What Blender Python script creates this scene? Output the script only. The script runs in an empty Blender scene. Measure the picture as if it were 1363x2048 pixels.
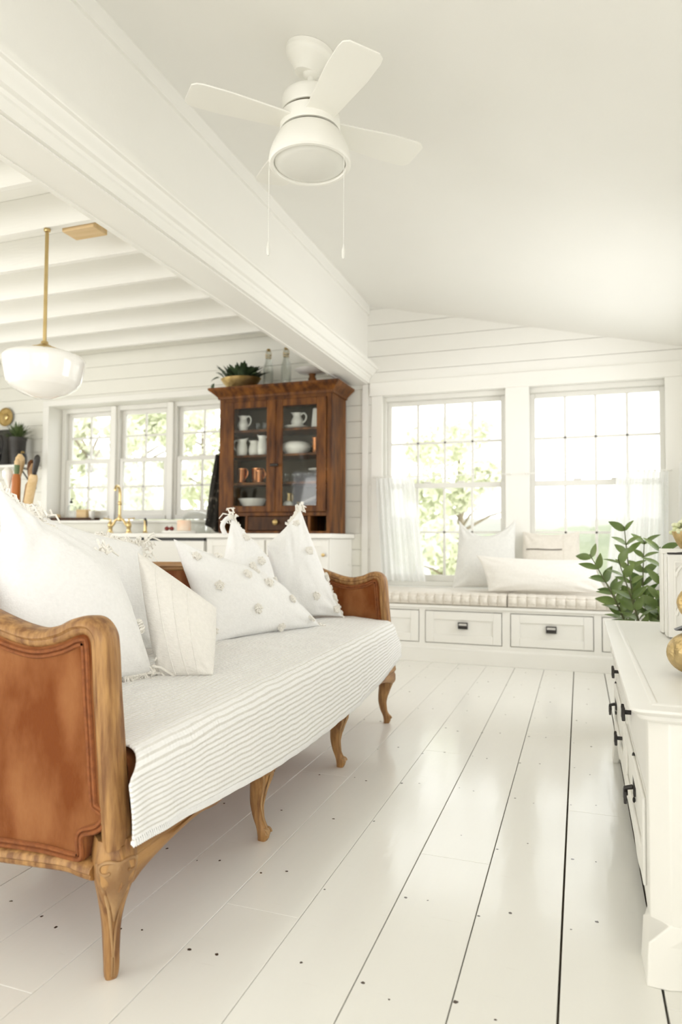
import bpy, bmesh, math, random
from mathutils import Vector, Matrix, noise
S = bpy.context.scene
COL = S.collection
R = math.radians
PI = math.pi
rnd = random.Random(7)

# ------------------------------------------------------------------ camera
CAM_H = 0.93
yaw, pitch, roll = R(19.306), R(2.245), R(0.311)
fw = Vector((-math.sin(yaw) * math.cos(pitch), math.cos(yaw) * math.cos(pitch), math.sin(pitch)))
r0 = Vector((math.cos(yaw), math.sin(yaw), 0))
u0 = r0.cross(fw)
rt = r0 * math.cos(roll) + u0 * math.sin(roll)
up = -r0 * math.sin(roll) + u0 * math.cos(roll)
cam = bpy.data.cameras.new('camera')
cam.sensor_fit = 'HORIZONTAL'
cam.sensor_width = 24.0
cam.lens = 24.0
cam.clip_start = 0.02
cam.clip_end = 500
cam.dof.use_dof = True
cam.dof.focus_distance = 2.05
cam.dof.aperture_fstop = 2.8
camo = bpy.data.objects.new('camera', cam)
COL.objects.link(camo)
m3 = Matrix((rt, up, -fw)).transposed()
camo.matrix_world = Matrix.Translation((0, 0, CAM_H)) @ m3.to_4x4()
S.camera = camo

# ------------------------------------------------------------------ world, exposure, added fill lamps
S.view_settings.view_transform = 'Standard'
S.view_settings.look = 'None'
S.view_settings.gamma = 1
S.view_settings.exposure = 0.33
S.view_settings.use_curve_mapping = False
S.cycles.use_denoising = True
S.cycles.max_bounces = 14
S.cycles.diffuse_bounces = 9
S.cycles.transparent_max_bounces = 24
S.cycles.glossy_bounces = 6
S.cycles.sample_clamp_indirect = 8
S.cycles.caustics_reflective = False
S.cycles.caustics_refractive = False
w = bpy.data.worlds.new('sky')
S.world = w
w.use_nodes = True
bg = w.node_tree.nodes['Background']
bg.inputs[0].default_value = (1.0, 0.995, 0.985, 1)     # an even, bright overcast sky
bg.inputs[1].default_value = 2.5


def fill_light(name, loc, rot, sx, sy, power, col=(1.0, 0.99, 0.975)):
    l = bpy.data.lights.new(name, 'AREA')
    l.shape = 'RECTANGLE'
    l.size, l.size_y = sx, sy
    l.energy = power
    l.color = col
    o = bpy.data.objects.new(name, l)
    o.location = loc
    o.rotation_euler = rot
    COL.objects.link(o)
    return o


# fill lamps added outside the unseen openings behind and beside the camera
fill_light('fill_rear', (-0.5, -3.2, 1.5), (R(100), 0, 0), 2.2, 1.6, 7)
fill_light('fill_kitchen_rear', (-4.4, -2.75, 1.5), (R(108), 0, R(12)), 2.6, 1.6, 62)
fill_light('fill_kitchen_left', (-7.1, 2.2, 1.5), (R(105), 0, R(-90)), 2.6, 1.5, 44)
fill_light('fill_right', (2.2, -0.6, 1.7), (R(95), 0, R(90)), 4.0, 2.0, 84)
fill_light('fill_right_far', (2.2, 4.3, 1.6), (R(95), 0, R(90)), 3.0, 2.0, 55)


# ------------------------------------------------------------------ mesh builder
class MB:
    def __init__(s):
        s.v = []
        s.f = []
        s.M = None

    def add(s, vs, fs):
        k = len(s.v)
        if s.M is not None:
            vs = [s.M @ Vector(p) for p in vs]
        s.v += [tuple(p) for p in vs]
        s.f += [tuple(i + k for i in f) for f in fs]
        return s

    def box(s, x0, x1, y0, y1, z0, z1):
        vs = [(x0, y0, z0), (x1, y0, z0), (x1, y1, z0), (x0, y1, z0), (x0, y0, z1), (x1, y0, z1), (x1, y1, z1), (x0, y1, z1)]
        return s.add(vs, [(0, 3, 2, 1), (4, 5, 6, 7), (0, 1, 5, 4), (1, 2, 6, 5), (2, 3, 7, 6), (3, 0, 4, 7)])

    def prism(s, poly, plane, d0, d1):
        n = len(poly)
        f = {'xz': lambda a, b, d: (a, d, b), 'yz': lambda a, b, d: (d, a, b), 'xy': lambda a, b, d: (a, b, d)}[plane]
        vs = [f(a, b, d0) for a, b in poly] + [f(a, b, d1) for a, b in poly]
        fs = [tuple(range(n)), tuple(range(2 * n - 1, n - 1, -1))]
        fs += [(i, i + n, (i + 1) % n + n, (i + 1) % n) for i in range(n)]
        return s.add(vs, fs)

    def tube(s, pts, r, n=8, closed=False):
        pts = [Vector(p) for p in pts]
        N = len(pts)
        rs = r if isinstance(r, (list, tuple)) else [r] * N
        T = []
        for i in range(N):
            a = pts[(i - 1) % N] if (closed or i > 0) else pts[i]
            b = pts[(i + 1) % N] if (closed or i < N - 1) else pts[i]
            d = b - a
            T.append(d.normalized() if d.length > 1e-9 else Vector((0, 0, 1)))
        ref = Vector((0, 0, 1)) if abs(T[0].z) < 0.9 else Vector((1, 0, 0))
        nn = (ref - T[0] * ref.dot(T[0])).normalized()
        vs = []
        for i in range(N):
            nn = nn - T[i] * nn.dot(T[i])
            nn = nn.normalized() if nn.length > 1e-6 else T[i].orthogonal().normalized()
            bb = T[i].cross(nn)
            for j in range(n):
                a = 2 * PI * j / n
                vs.append(pts[i] + (nn * math.cos(a) + bb * math.sin(a)) * rs[i])
        fs = []
        for i in range(N if closed else N - 1):
            for j in range(n):
                a, b = i * n + j, i * n + (j + 1) % n
                c, d = ((i + 1) % N) * n + (j + 1) % n, ((i + 1) % N) * n + j
                fs.append((a, b, c, d))
        if not closed:
            fs.append(tuple(range(n - 1, -1, -1)))
            fs.append(tuple((N - 1) * n + j for j in range(n)))
        return s.add(vs, fs)

    def lathe(s, prof, c=(0, 0, 0), n=28, axis=None, sx=1, sy=1):
        vs = []
        c = Vector(c)
        q = axis if axis is not None else Matrix.Identity(3)
        for r, z in prof:
            for j in range(n):
                a = 2 * PI * j / n
                vs.append(c + q @ Vector((r * sx * math.cos(a), r * sy * math.sin(a), z)))
        fs = []
        for i in range(len(prof) - 1):
            for j in range(n):
                fs.append((i * n + j, i * n + (j + 1) % n, (i + 1) * n + (j + 1) % n, (i + 1) * n + j))
        if prof[0][0] > 1e-5:
            fs.append(tuple(range(n - 1, -1, -1)))
        if prof[-1][0] > 1e-5:
            fs.append(tuple((len(prof) - 1) * n + j for j in range(n)))
        return s.add(vs, fs)

    def ell(s, c, r, n=16, m=10, axis=None):
        prof = [(max(1e-6, math.sin(PI * i / m)), -math.cos(PI * i / m)) for i in range(m + 1)]
        q = axis if axis is not None else Matrix.Identity(3)
        return s.lathe([(a, b) for a, b in prof], c, n, q @ Matrix.Diagonal(Vector(r)))

    def sweep(s, path, prof, B, closed=False):
        path = [Vector(p) for p in path]
        B = Vector(B)
        N = len(path)
        k = len(prof)
        vs = []
        for i in range(N):
            a = path[(i - 1) % N] if (closed or i > 0) else None
            b = path[(i + 1) % N] if (closed or i < N - 1) else None
            t1 = (path[i] - a).normalized() if a is not None else None
            t2 = (b - path[i]).normalized() if b is not None else None
            if t1 is None:
                t1 = t2
            if t2 is None:
                t2 = t1
            n1, n2 = B.cross(t1).normalized(), B.cross(t2).normalized()
            nn = (n1 + n2)
            nn = nn.normalized() / max(0.5, nn.normalized().dot(n1))
            for p in prof:
                vs.append(path[i] + nn * p[0] + B * p[1])
        fs = []
        for i in range(N if closed else N - 1):
            for j in range(k):
                i2 = (i + 1) % N
                fs.append((i * k + j, i * k + (j + 1) % k, i2 * k + (j + 1) % k, i2 * k + j))
        if not closed:
            fs.append(tuple(range(k - 1, -1, -1)))
            fs.append(tuple((N - 1) * k + j for j in range(k)))
        return s.add(vs, fs)

    def grid(s, fn, nu, nv, closeu=False):
        vs = [fn(i / (nu if closeu else nu - 1), j / (nv - 1)) for j in range(nv) for i in range(nu)]
        fs = []
        for j in range(nv - 1):
            for i in range(nu if closeu else nu - 1):
                i2 = (i + 1) % nu
                fs.append((j * nu + i, j * nu + i2, (j + 1) * nu + i2, (j + 1) * nu + i))
        return s.add(vs, fs)


def wloc(o):
    p = Vector((0, 0, 0))
    while o is not None:
        p += o.location
        o = o.parent
    return p


def obj(name, mb, mat, parent=None, origin=None, bevel=0, angle=38, sub=0, seg=2, recalc=True, solid=0):
    base = wloc(parent) if parent else Vector((0, 0, 0))
    loc = Vector(origin) - base if origin is not None else Vector((0, 0, 0))
    sh = base + loc
    me = bpy.data.meshes.new(name)
    me.from_pydata([(p[0] - sh.x, p[1] - sh.y, p[2] - sh.z) for p in mb.v], [], mb.f)
    if recalc:
        b = bmesh.new()
        b.from_mesh(me)
        bmesh.ops.recalc_face_normals(b, faces=b.faces)
        b.to_mesh(me)
        b.free()
    for p in me.polygons:
        p.use_smooth = True
    me.set_sharp_from_angle(angle=R(angle))
    me.materials.append(M[mat] if isinstance(mat, str) else mat)
    o = bpy.data.objects.new(name, me)
    COL.objects.link(o)
    o.location = loc
    if parent:
        o.parent = parent
    if solid:
        md = o.modifiers.new('thickness', 'SOLIDIFY')
        md.thickness = solid
        md.offset = 0
    if bevel:
        md = o.modifiers.new('bevel', 'BEVEL')
        md.width = bevel
        md.segments = seg
        md.limit_method = 'ANGLE'
        md.angle_limit = R(40)
        md.harden_normals = False
    if sub:
        md = o.modifiers.new('sub', 'SUBSURF')
        md.levels = md.render_levels = sub
    return o


def tag(o, label, cat, group=None, kind=None):
    if label:
        o['label'] = label
    if cat:
        o['category'] = cat
    if group:
        o['group'] = group
    if kind:
        o['kind'] = kind
    return o


def thing(name, label, cat, loc=(0, 0, 0), group=None, kind=None):
    o = bpy.data.objects.new(name, None)
    o.empty_display_size = 0.05
    o.location = loc
    COL.objects.link(o)
    return tag(o, label, cat, group, kind)


def struct(name, mb, mat, **k):
    o = obj(name, mb, mat, **k)
    o['kind'] = 'structure'
    return o


def copy_thing(o, loc, label):
    c = o.copy()
    COL.objects.link(c)
    c.location = loc
    if label:
        c['label'] = label
    for ch in o.children:
        d = ch.copy()
        COL.objects.link(d)
        d.parent = c
        for g in ch.children:
            e = g.copy()
            COL.objects.link(e)
            e.parent = d
    return c


# ------------------------------------------------------------------ materials
M = {}


def mat(name, c1, c2=None, rough=0.5, scale=6, stretch=(1, 1, 1), metal=0, bump=0, bscale=40, bstretch=None, spec=0.5,
        sheen=0, coat=0, detail=4, lo=0.35, hi=0.65, trans=0, coatr=0.1):
    m = bpy.data.materials.new(name)
    m.use_nodes = True
    nt = m.node_tree
    b = nt.nodes['Principled BSDF']
    tc = nt.nodes.new('ShaderNodeTexCoord')
    if c2 is None:
        c2 = tuple(x * 0.95 for x in c1)
    mp = nt.nodes.new('ShaderNodeMapping')
    mp.inputs['Scale'].default_value = stretch
    nt.links.new(tc.outputs['Object'], mp.inputs['Vector'])
    nz = nt.nodes.new('ShaderNodeTexNoise')
    nz.inputs['Scale'].default_value = scale
    nz.inputs['Detail'].default_value = detail
    nt.links.new(mp.outputs['Vector'], nz.inputs['Vector'])
    cr = nt.nodes.new('ShaderNodeValToRGB')
    cr.color_ramp.elements[0].position = lo
    cr.color_ramp.elements[1].position = hi
    cr.color_ramp.elements[0].color = (*c1, 1)
    cr.color_ramp.elements[1].color = (*c2, 1)
    nt.links.new(nz.outputs['Fac'], cr.inputs['Fac'])
    nt.links.new(cr.outputs['Color'], b.inputs['Base Color'])
    b.inputs['Roughness'].default_value = rough
    b.inputs['Metallic'].default_value = metal
    b.inputs['Specular IOR Level'].default_value = spec
    if sheen:
        b.inputs['Sheen Weight'].default_value = sheen
        b.inputs['Sheen Roughness'].default_value = 0.4
    if coat:
        b.inputs['Coat Weight'].default_value = coat
        b.inputs['Coat Roughness'].default_value = coatr
    if trans:
        b.inputs['Transmission Weight'].default_value = trans
    if bump:
        n2 = nt.nodes.new('ShaderNodeTexNoise')
        n2.inputs['Scale'].default_value = bscale
        n2.inputs['Detail'].default_value = 3
        mp2 = nt.nodes.new('ShaderNodeMapping')
        mp2.inputs['Scale'].default_value = bstretch or stretch
        nt.links.new(tc.outputs['Object'], mp2.inputs['Vector'])
        nt.links.new(mp2.outputs['Vector'], n2.inputs['Vector'])
        bp = nt.nodes.new('ShaderNodeBump')
        bp.inputs['Strength'].default_value = bump
        bp.inputs['Distance'].default_value = 0.01
        nt.links.new(n2.outputs['Fac'], bp.inputs['Height'])
        nt.links.new(bp.outputs['Normal'], b.inputs['Normal'])
    M[name] = m
    return m


mat('wall_paint', (.83, .82, .785), (.82, .81, .775), rough=.55, scale=3, bump=.05, bscale=60)
mat('kitchen_paint', (.79, .78, .72), (.775, .765, .705), rough=.55, scale=3)
mat('ceiling_paint', (.83, .822, .79), (.82, .812, .78), rough=.7, scale=2)
mat('joist_paint', (.83, .82, .78), (.81, .80, .755), rough=.6, scale=3, bump=.1, bscale=30, stretch=(.3, 3, 3))
mat('trim_paint', (.82, .81, .77), (.81, .80, .76), rough=.4, scale=4)
mat('window_vinyl', (.74, .73, .69), (.72, .71, .67), rough=.4)
mat('cabinet_paint', (.81, .80, .765), (.795, .785, .745), rough=.4, scale=4)
mat('subfloor', (.12, .09, .06), (.08, .06, .04), rough=.9)
mat('white_cotton', (.85, .85, .845), (.82, .82, .815), rough=.9, scale=90, sheen=.25, bump=.25, bscale=220, bstretch=(1, .35, 1))
mat('cream_linen', (.835, .815, .775), (.80, .78, .74), rough=.9, scale=90, sheen=.2, bump=.3, bscale=200, bstretch=(.4, 1, 1))
mat('oat_linen', (.76, .72, .655), (.72, .68, .615), rough=.9, scale=60, sheen=.2, bump=.3, bscale=150)
mat('pale_linen', (.75, .75, .725), (.71, .71, .69), rough=.9, scale=60, sheen=.2, bump=.3, bscale=150)
mat('yarn', (.86, .84, .79), (.80, .775, .72), rough=.95, scale=150, sheen=.3)
mat('velvet', (.175, .046, .007), (.37, .16, .06), rough=.8, scale=5, stretch=(2.0, 2.0, 1.0), spec=.2, sheen=.12, bump=.15, bscale=120, detail=9, lo=.40, hi=.78)
mat('gimp', (.27, .085, .02), (.19, .055, .012), rough=.8, scale=70)
mat('oak', (.19, .080, .023), (.45, .245, .085), rough=.5, scale=15, stretch=(4, 4, .5), bump=.2, bscale=60, detail=7, lo=.36, hi=.66)
mat('oak_rail', (.19, .08, .023), (.43, .235, .082), rough=.5, scale=7, stretch=(.6, .6, 3.2), bump=.2, bscale=60, detail=7, lo=.36, hi=.66)
mat('oak_pale', (.25, .13, .05), (.47, .29, .13), rough=.5, scale=9, stretch=(2, 2, .8), detail=6)
mat('walnut', (.045, .013, .0025), (.20, .072, .013), rough=.5, spec=.25, scale=5, stretch=(4, 4, .7), bump=.15, bscale=60, detail=7, lo=.33, hi=.68)
mat('walnut_dark', (.035, .012, .003), (.085, .034, .01), spec=.25, rough=.5, scale=6, stretch=(4, 4, .8), detail=6)
mat('hutch_back', (.075, .058, .035), (.10, .08, .05), rough=.8, scale=6)
mat('raw_wood', (.62, .44, .22), (.70, .52, .30), rough=.7, scale=8, stretch=(.5, 4, 4))
mat('brass', (.68, .52, .26), (.60, .45, .21), rough=.28, metal=1, scale=10)
mat('old_brass', (.42, .29, .10), (.60, .44, .20), rough=.38, metal=1, scale=14, bump=.25, bscale=30)
mat('gold_leaf', (.50, .36, .15), (.68, .52, .27), rough=.42, metal=.75, scale=25, bump=.8, bscale=60)
mat('copper', (.80, .36, .17), (.72, .30, .13), rough=.25, metal=1, scale=10)
mat('black_iron', (.016, .013, .012), (.03, .026, .022), rough=.45, scale=20)
mat('ceramic', (.86, .85, .81), (.84, .83, .79), rough=.15, scale=4)
mat('milk_glass', (.90, .89, .86), (.88, .87, .84), rough=.08, scale=3, coat=.6)
mat('fan_white', (.84, .83, .78), (.83, .82, .77), rough=.35, scale=4)
mat('fan_lens', (.74, .735, .69), (.72, .715, .67), rough=.35, scale=8)
mat('leaf', (.075, .13, .025), (.19, .26, .08), rough=.32, scale=7, detail=2)
mat('leaf_dark', (.018, .032, .012), (.05, .08, .035), rough=.45, scale=9)
mat('herb', (.05, .085, .02), (.11, .15, .05), rough=.6, scale=9)
mat('stem', (.07, .075, .03), (.12, .13, .05), rough=.6, scale=9)
mat('soil', (.05, .035, .025), (.08, .06, .04), rough=1, scale=40)
mat('dark_cloth', (.035, .032, .026), (.16, .14, .11), rough=.95, scale=22, detail=3, lo=.58, hi=.66)
mat('wax', (.90, .62, .45), (.92, .80, .66), rough=.5, scale=9)
mat('petal', (.66, .70, .42), (.80, .80, .62), rough=.7, scale=30)
mat('berry', (.30, .03, .02), (.12, .01, .01), rough=.35)
mat('green_paint', (.09, .14, .05), (.12, .17, .07), rough=.5)
mat('orange_paint', (.48, .16, .03), (.40, .12, .02), rough=.5)
mat('steel_gap', (.03, .03, .03), (.05, .05, .05), rough=.6)
mat('tree_leaf', (.58, .61, .42), (.74, .75, .60), rough=.8, scale=.9)
mat('bark', (.30, .25, .18), (.22, .18, .13), rough=.9)
mat('hill_green', (.21, .235, .16), (.27, .295, .20), rough=1, scale=.12, detail=6)  # distance haze is mixed into both hill base colours
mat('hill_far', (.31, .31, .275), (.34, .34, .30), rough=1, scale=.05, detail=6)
mat('pale_ground', (.72, .72, .68), (.64, .66, .58), rough=1, scale=.4)


def glass_mat(name, refl=.12, tint=(.97, .98, .97)):
    m = bpy.data.materials.new(name)
    m.use_nodes = True
    nt = m.node_tree
    nt.nodes.remove(nt.nodes['Principled BSDF'])
    out = nt.nodes['Material Output']
    a = nt.nodes.new('ShaderNodeBsdfTransparent')
    a.inputs[0].default_value = (*tint, 1)
    g = nt.nodes.new('ShaderNodeBsdfGlossy')
    g.inputs['Roughness'].default_value = .03
    lw = nt.nodes.new('ShaderNodeFresnel')
    lw.inputs['IOR'].default_value = 1.45
    mul = nt.nodes.new('ShaderNodeMath')
    mul.operation = 'MULTIPLY'
    mul.inputs[1].default_value = refl * 8
    mul.use_clamp = True
    mx = nt.nodes.new('ShaderNodeMixShader')
    nt.links.new(lw.outputs[0], mul.inputs[0])
    mn = nt.nodes.new('ShaderNodeMath')
    mn.operation = 'MINIMUM'
    mn.inputs[1].default_value = .28
    nt.links.new(mul.outputs[0], mn.inputs[0])
    nt.links.new(mn.outputs[0], mx.inputs[0])
    nt.links.new(a.outputs[0], mx.inputs[1])
    nt.links.new(g.outputs[0], mx.inputs[2])
    nt.links.new(mx.outputs[0], out.inputs[0])
    M[name] = m


glass_mat('glass', .08)
glass_mat('ware_glass', .14, (.93, .94, .93))


def sheer_mat():
    m = bpy.data.materials.new('sheer')
    m.use_nodes = True
    nt = m.node_tree
    nt.nodes.remove(nt.nodes['Principled BSDF'])
    out = nt.nodes['Material Output']
    tr = nt.nodes.new('ShaderNodeBsdfTransparent')
    d = nt.nodes.new('ShaderNodeBsdfDiffuse')
    d.inputs[0].default_value = (.9, .9, .88, 1)
    t = nt.nodes.new('ShaderNodeBsdfTranslucent')
    t.inputs[0].default_value = (.86, .865, .86, 1)
    tc = nt.nodes.new('ShaderNodeTexCoord')
    nz = nt.nodes.new('ShaderNodeTexNoise')
    nz.inputs['Scale'].default_value = 60
    nt.links.new(tc.outputs['Object'], nz.inputs['Vector'])
    mr = nt.nodes.new('ShaderNodeMapRange')
    mr.inputs['To Min'].default_value = .03
    mr.inputs['To Max'].default_value = .13
    nt.links.new(nz.outputs['Fac'], mr.inputs['Value'])
    m1 = nt.nodes.new('ShaderNodeMixShader')
    m1.inputs[0].default_value = .5
    nt.links.new(d.outputs[0], m1.inputs[1])
    nt.links.new(t.outputs[0], m1.inputs[2])
    m2 = nt.nodes.new('ShaderNodeMixShader')
    nt.links.new(mr.outputs[0], m2.inputs[0])
    nt.links.new(m1.outputs[0], m2.inputs[1])
    nt.links.new(tr.outputs[0], m2.inputs[2])
    nt.links.new(m2.outputs[0], out.inputs[0])
    M['sheer'] = m


sheer_mat()


def nodes_of(name, rough):
    m = bpy.data.materials.new(name)
    m.use_nodes = True
    nt = m.node_tree
    b = nt.nodes['Principled BSDF']
    b.inputs['Roughness'].default_value = rough
    M[name] = m

    def N(t, **k):
        n = nt.nodes.new('ShaderNode' + t)
        for a, v in k.items():
            if a[0] == 'i' and a[1:].isdigit():
                n.inputs[int(a[1:])].default_value = v
            else:
                setattr(n, a, v)
        return n

    def L(a, bb):
        nt.links.new(a, bb)

    def math_(op, a, c=None, clamp=False):
        n = N('Math', operation=op)
        n.use_clamp = clamp
        for i, x in enumerate((a, c)):
            if x is None:
                continue
            if isinstance(x, (int, float)):
                n.inputs[i].default_value = x
            else:
                L(x, n.inputs[i])
        return n.outputs[0]
    return m, nt, b, N, L, math_


def floor_mat():
    m, nt, b, N, L, mth = nodes_of('floor_paint', .3)
    tc = N('TexCoord')
    sp = N('SeparateXYZ')
    L(tc.outputs['Object'], sp.inputs[0])
    x = mth('DIVIDE', mth('ADD', sp.outputs[0], 20.0 + .048), .2025)
    y = mth('DIVIDE', mth('ADD', sp.outputs[1], 20.0 - 1.43), .395)
    fx, fy = mth('FRACT', x), mth('FRACT', y)
    ix, iy = mth('FLOOR', x), mth('FLOOR', y)
    half = mth('FLOOR', mth('MULTIPLY', fx, 2.0))
    cv = N('CombineXYZ')
    L(mth('ADD', mth('MULTIPLY', ix, 2.0), half), cv.inputs[0])
    L(iy, cv.inputs[1])
    wn = N('TexWhiteNoise', noise_dimensions='2D')
    L(cv.outputs[0], wn.inputs['Vector'])
    ws = N('SeparateColor')
    L(wn.outputs['Color'], ws.inputs[0])
    # two nails a board on every joist line, each a little off its mark
    cx = mth('ADD', mth('MULTIPLY', half, .66), mth('ADD', mth('MULTIPLY', ws.outputs[0], .12), .11))
    cy = mth('ADD', mth('MULTIPLY', ws.outputs[1], .22), .39)
    dx = mth('MULTIPLY', mth('SUBTRACT', fx, cx), .2025)
    dy = mth('MULTIPLY', mth('SUBTRACT', fy, cy), .395)
    nz0 = N('TexNoise', i2=160.0)
    L(tc.outputs['Object'], nz0.inputs['Vector'])
    d = mth('SQRT', mth('ADD', mth('MULTIPLY', dx, dx), mth('MULTIPLY', dy, dy)))
    rad = mth('ADD', mth('MULTIPLY', ws.outputs[2], .0035), .0020)
    rad = mth('ADD', rad, mth('MULTIPLY', mth('SUBTRACT', nz0.outputs[0], .5), .006))
    nail = mth('MULTIPLY', mth('LESS_THAN', d, rad), mth('GREATER_THAN', ws.outputs[2], .12))
    # slight tone from board to board, faint scuffs
    wn2 = N('TexWhiteNoise', noise_dimensions='1D')
    L(ix, wn2.inputs['W'])
    nz = N('TexNoise', i2=2.0, i3=2.0)
    mp = N('Mapping')
    mp.inputs['Scale'].default_value = (3, 1, 1)
    L(tc.outputs['Object'], mp.inputs[0])
    L(mp.outputs[0], nz.inputs['Vector'])
    base = N('Mix', data_type='RGBA')
    base.inputs['A'].default_value = (.82, .815, .775, 1)
    base.inputs['B'].default_value = (.79, .78, .74, 1)
    L(mth('ADD', mth('MULTIPLY', wn2.outputs['Value'], .35), mth('MULTIPLY', nz.outputs[0], .5)), base.inputs['Factor'])
    # scuffs: thin lines across the grain
    nz2 = N('TexNoise', i2=5.0, i3=6.0)
    mp2 = N('Mapping')
    mp2.inputs['Scale'].default_value = (2.0, 26, 1)
    mp2.inputs['Rotation'].default_value = (0, 0, .12)
    L(tc.outputs['Object'], mp2.inputs[0])
    L(mp2.outputs[0], nz2.inputs['Vector'])
    scuff = mth('GREATER_THAN', nz2.outputs[0], .70)
    s2 = N('Mix', data_type='RGBA')
    s2.inputs['B'].default_value = (.62, .59, .53, 1)
    L(mth('MULTIPLY', scuff, .16), s2.inputs['Factor'])
    L(base.outputs['Result'], s2.inputs['A'])
    fin = N('Mix', data_type='RGBA')
    fin.inputs['B'].default_value = (.06, .04, .028, 1)
    L(nail, fin.inputs['Factor'])
    L(s2.outputs['Result'], fin.inputs['A'])
    L(fin.outputs['Result'], b.inputs['Base Color'])
    b.inputs['Specular IOR Level'].default_value = .7
    b.inputs['Roughness'].default_value = .16
    bp = N('Bump')
    bp.inputs['Strength'].default_value = .07
    bp.inputs['Distance'].default_value = .01
    nz3 = N('TexNoise', i2=9.0, i3=2.0)
    mp3 = N('Mapping')
    mp3.inputs['Scale'].default_value = (3, .7, 1)
    L(tc.outputs['Object'], mp3.inputs[0])
    L(mp3.outputs[0], nz3.inputs['Vector'])
    L(mth('SUBTRACT', nz3.outputs[0], mth('MULTIPLY', nail, .6)), bp.inputs['Height'])
    L(bp.outputs['Normal'], b.inputs['Normal'])


floor_mat()


def quilt_mat():
    m, nt, b, N, L, mth = nodes_of('quilt_stripe', .9)
    uv = N('UVMap')
    sp = N('SeparateXYZ')
    L(uv.outputs[0], sp.inputs[0])
    nz = N('TexNoise', i2=9.0, i3=2.0)
    L(uv.outputs[0], nz.inputs['Vector'])
    v = mth('ADD', sp.outputs[1], mth('MULTIPLY', mth('SUBTRACT', nz.outputs[0], .5), .010))
    f = mth('FRACT', mth('DIVIDE', v, .0165))
    st = N('MapRange', interpolation_type='SMOOTHSTEP')
    st.inputs['From Min'].default_value = .26
    st.inputs['From Max'].default_value = .10
    L(mth('ABSOLUTE', mth('SUBTRACT', f, .5)), st.inputs['Value'])
    nz2 = N('TexNoise', i2=260.0)
    L(uv.outputs[0], nz2.inputs['Vector'])
    c = N('Mix', data_type='RGBA')
    c.inputs['A'].default_value = (.88, .88, .875, 1)
    c.inputs['B'].default_value = (.66, .645, .60, 1)
    L(mth('MULTIPLY', st.outputs[0], mth('ADD', mth('MULTIPLY', nz2.outputs[0], .5), .55)), c.inputs['Factor'])
    L(c.outputs['Result'], b.inputs['Base Color'])
    b.inputs['Sheen Weight'].default_value = .2
    # rows of hand stitching pucker the cloth
    q = mth('SINE', mth('MULTIPLY', v, 2 * PI / .0165))
    nz3 = N('TexNoise', i2=70.0, i3=2.0)
    L(uv.outputs[0], nz3.inputs['Vector'])
    wv = mth('SINE', mth('MULTIPLY', sp.outputs[0], 2 * PI / .012))
    h = mth('ADD', mth('ADD', mth('MULTIPLY', q, .35), mth('MULTIPLY', nz3.outputs[0], 1.0)), mth('MULTIPLY', wv, .10))
    bp = N('Bump')
    bp.inputs['Strength'].default_value = .55
    bp.inputs['Distance'].default_value = .006
    L(h, bp.inputs['Height'])
    L(bp.outputs['Normal'], b.inputs['Normal'])


quilt_mat()


def chippy_mat():
    # white paint over dark wood, worn through in small chips
    m, nt, b, N, L, mth = nodes_of('chippy_paint', .42)
    tc = N('TexCoord')
    nz = N('TexNoise', i2=3.2, i3=8.0)
    mp = N('Mapping')
    mp.inputs['Scale'].default_value = (2, 2, .8)
    L(tc.outputs['Object'], mp.inputs[0])
    L(mp.outputs[0], nz.inputs['Vector'])
    k = N('MapRange')
    k.inputs['From Min'].default_value = .735
    k.inputs['From Max'].default_value = .745
    L(nz.outputs[0], k.inputs['Value'])
    c = N('Mix', data_type='RGBA')
    c.inputs['A'].default_value = (.84, .83, .785, 1)
    c.inputs['B'].default_value = (.20, .14, .09, 1)
    L(k.outputs[0], c.inputs['Factor'])
    L(c.outputs['Result'], b.inputs['Base Color'])


chippy_mat()
# ================================================================== THE SETTING
XR, XH0, XH1, YB, YR = 0.74, -1.92, -1.74, 5.65, -2.5


def ceil_z(x):
    return 2.975 - .235 * (x - XH1)


# floor: wide painted planks running towards the window wall, real gaps between them
mb = MB()
k0, k1 = -33, 5
for k in range(k0, k1):
    xa, xb = -.048 + .2025 * k, -.048 + .2025 * (k + 1)
    g = .0050 if k in (0, 1) else (.0027 if k in (-1, -2) else .0017)
    ga = .0050 if k in (0, 1) else (.0027 if k in (-1, -2) else .0017)
    gb = .0050 if k + 1 in (0, 1) else (.0027 if k + 1 in (-1, -2) else .0017)
    xa, xb = xa + ga / 2, min(xb - gb / 2, .95)
    joints = sorted([YR - .2, YB + .3] + [YR + ((k * 1.37) % 2.3) + 2.35 * j + .31 for j in range(4)])
    for ya, yb2 in zip(joints[:-1], joints[1:]):
        if yb2 - ya > .05:
            ch = .0009
            mb.add([(xa, ya + .0008, -.02), (xb, ya + .0008, -.02), (xb, yb2, -.02), (xa, yb2, -.02),
                    (xa, ya + .0008, -ch), (xb, ya + .0008, -ch), (xb, yb2, -ch), (xa, yb2, -ch),
                    (xa + ch, ya + .0016, 0), (xb - ch, ya + .0016, 0), (xb - ch, yb2 - ch, 0), (xa + ch, yb2 - ch, 0)],
                   [(0, 3, 2, 1), (0, 1, 5, 4), (1, 2, 6, 5), (2, 3, 7, 6), (3, 0, 4, 7),
                    (4, 5, 9, 8), (5, 6, 10, 9), (6, 7, 11, 10), (7, 4, 8, 11), (8, 9, 10, 11)])
floor = struct('floor', mb, 'floor_paint', recalc=False, angle=20)
mb = MB()
mb.box(-6.9, 1.0, YR - .3, YB + .35, -.12, -.021)
struct('floor', mb, 'subfloor')


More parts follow.
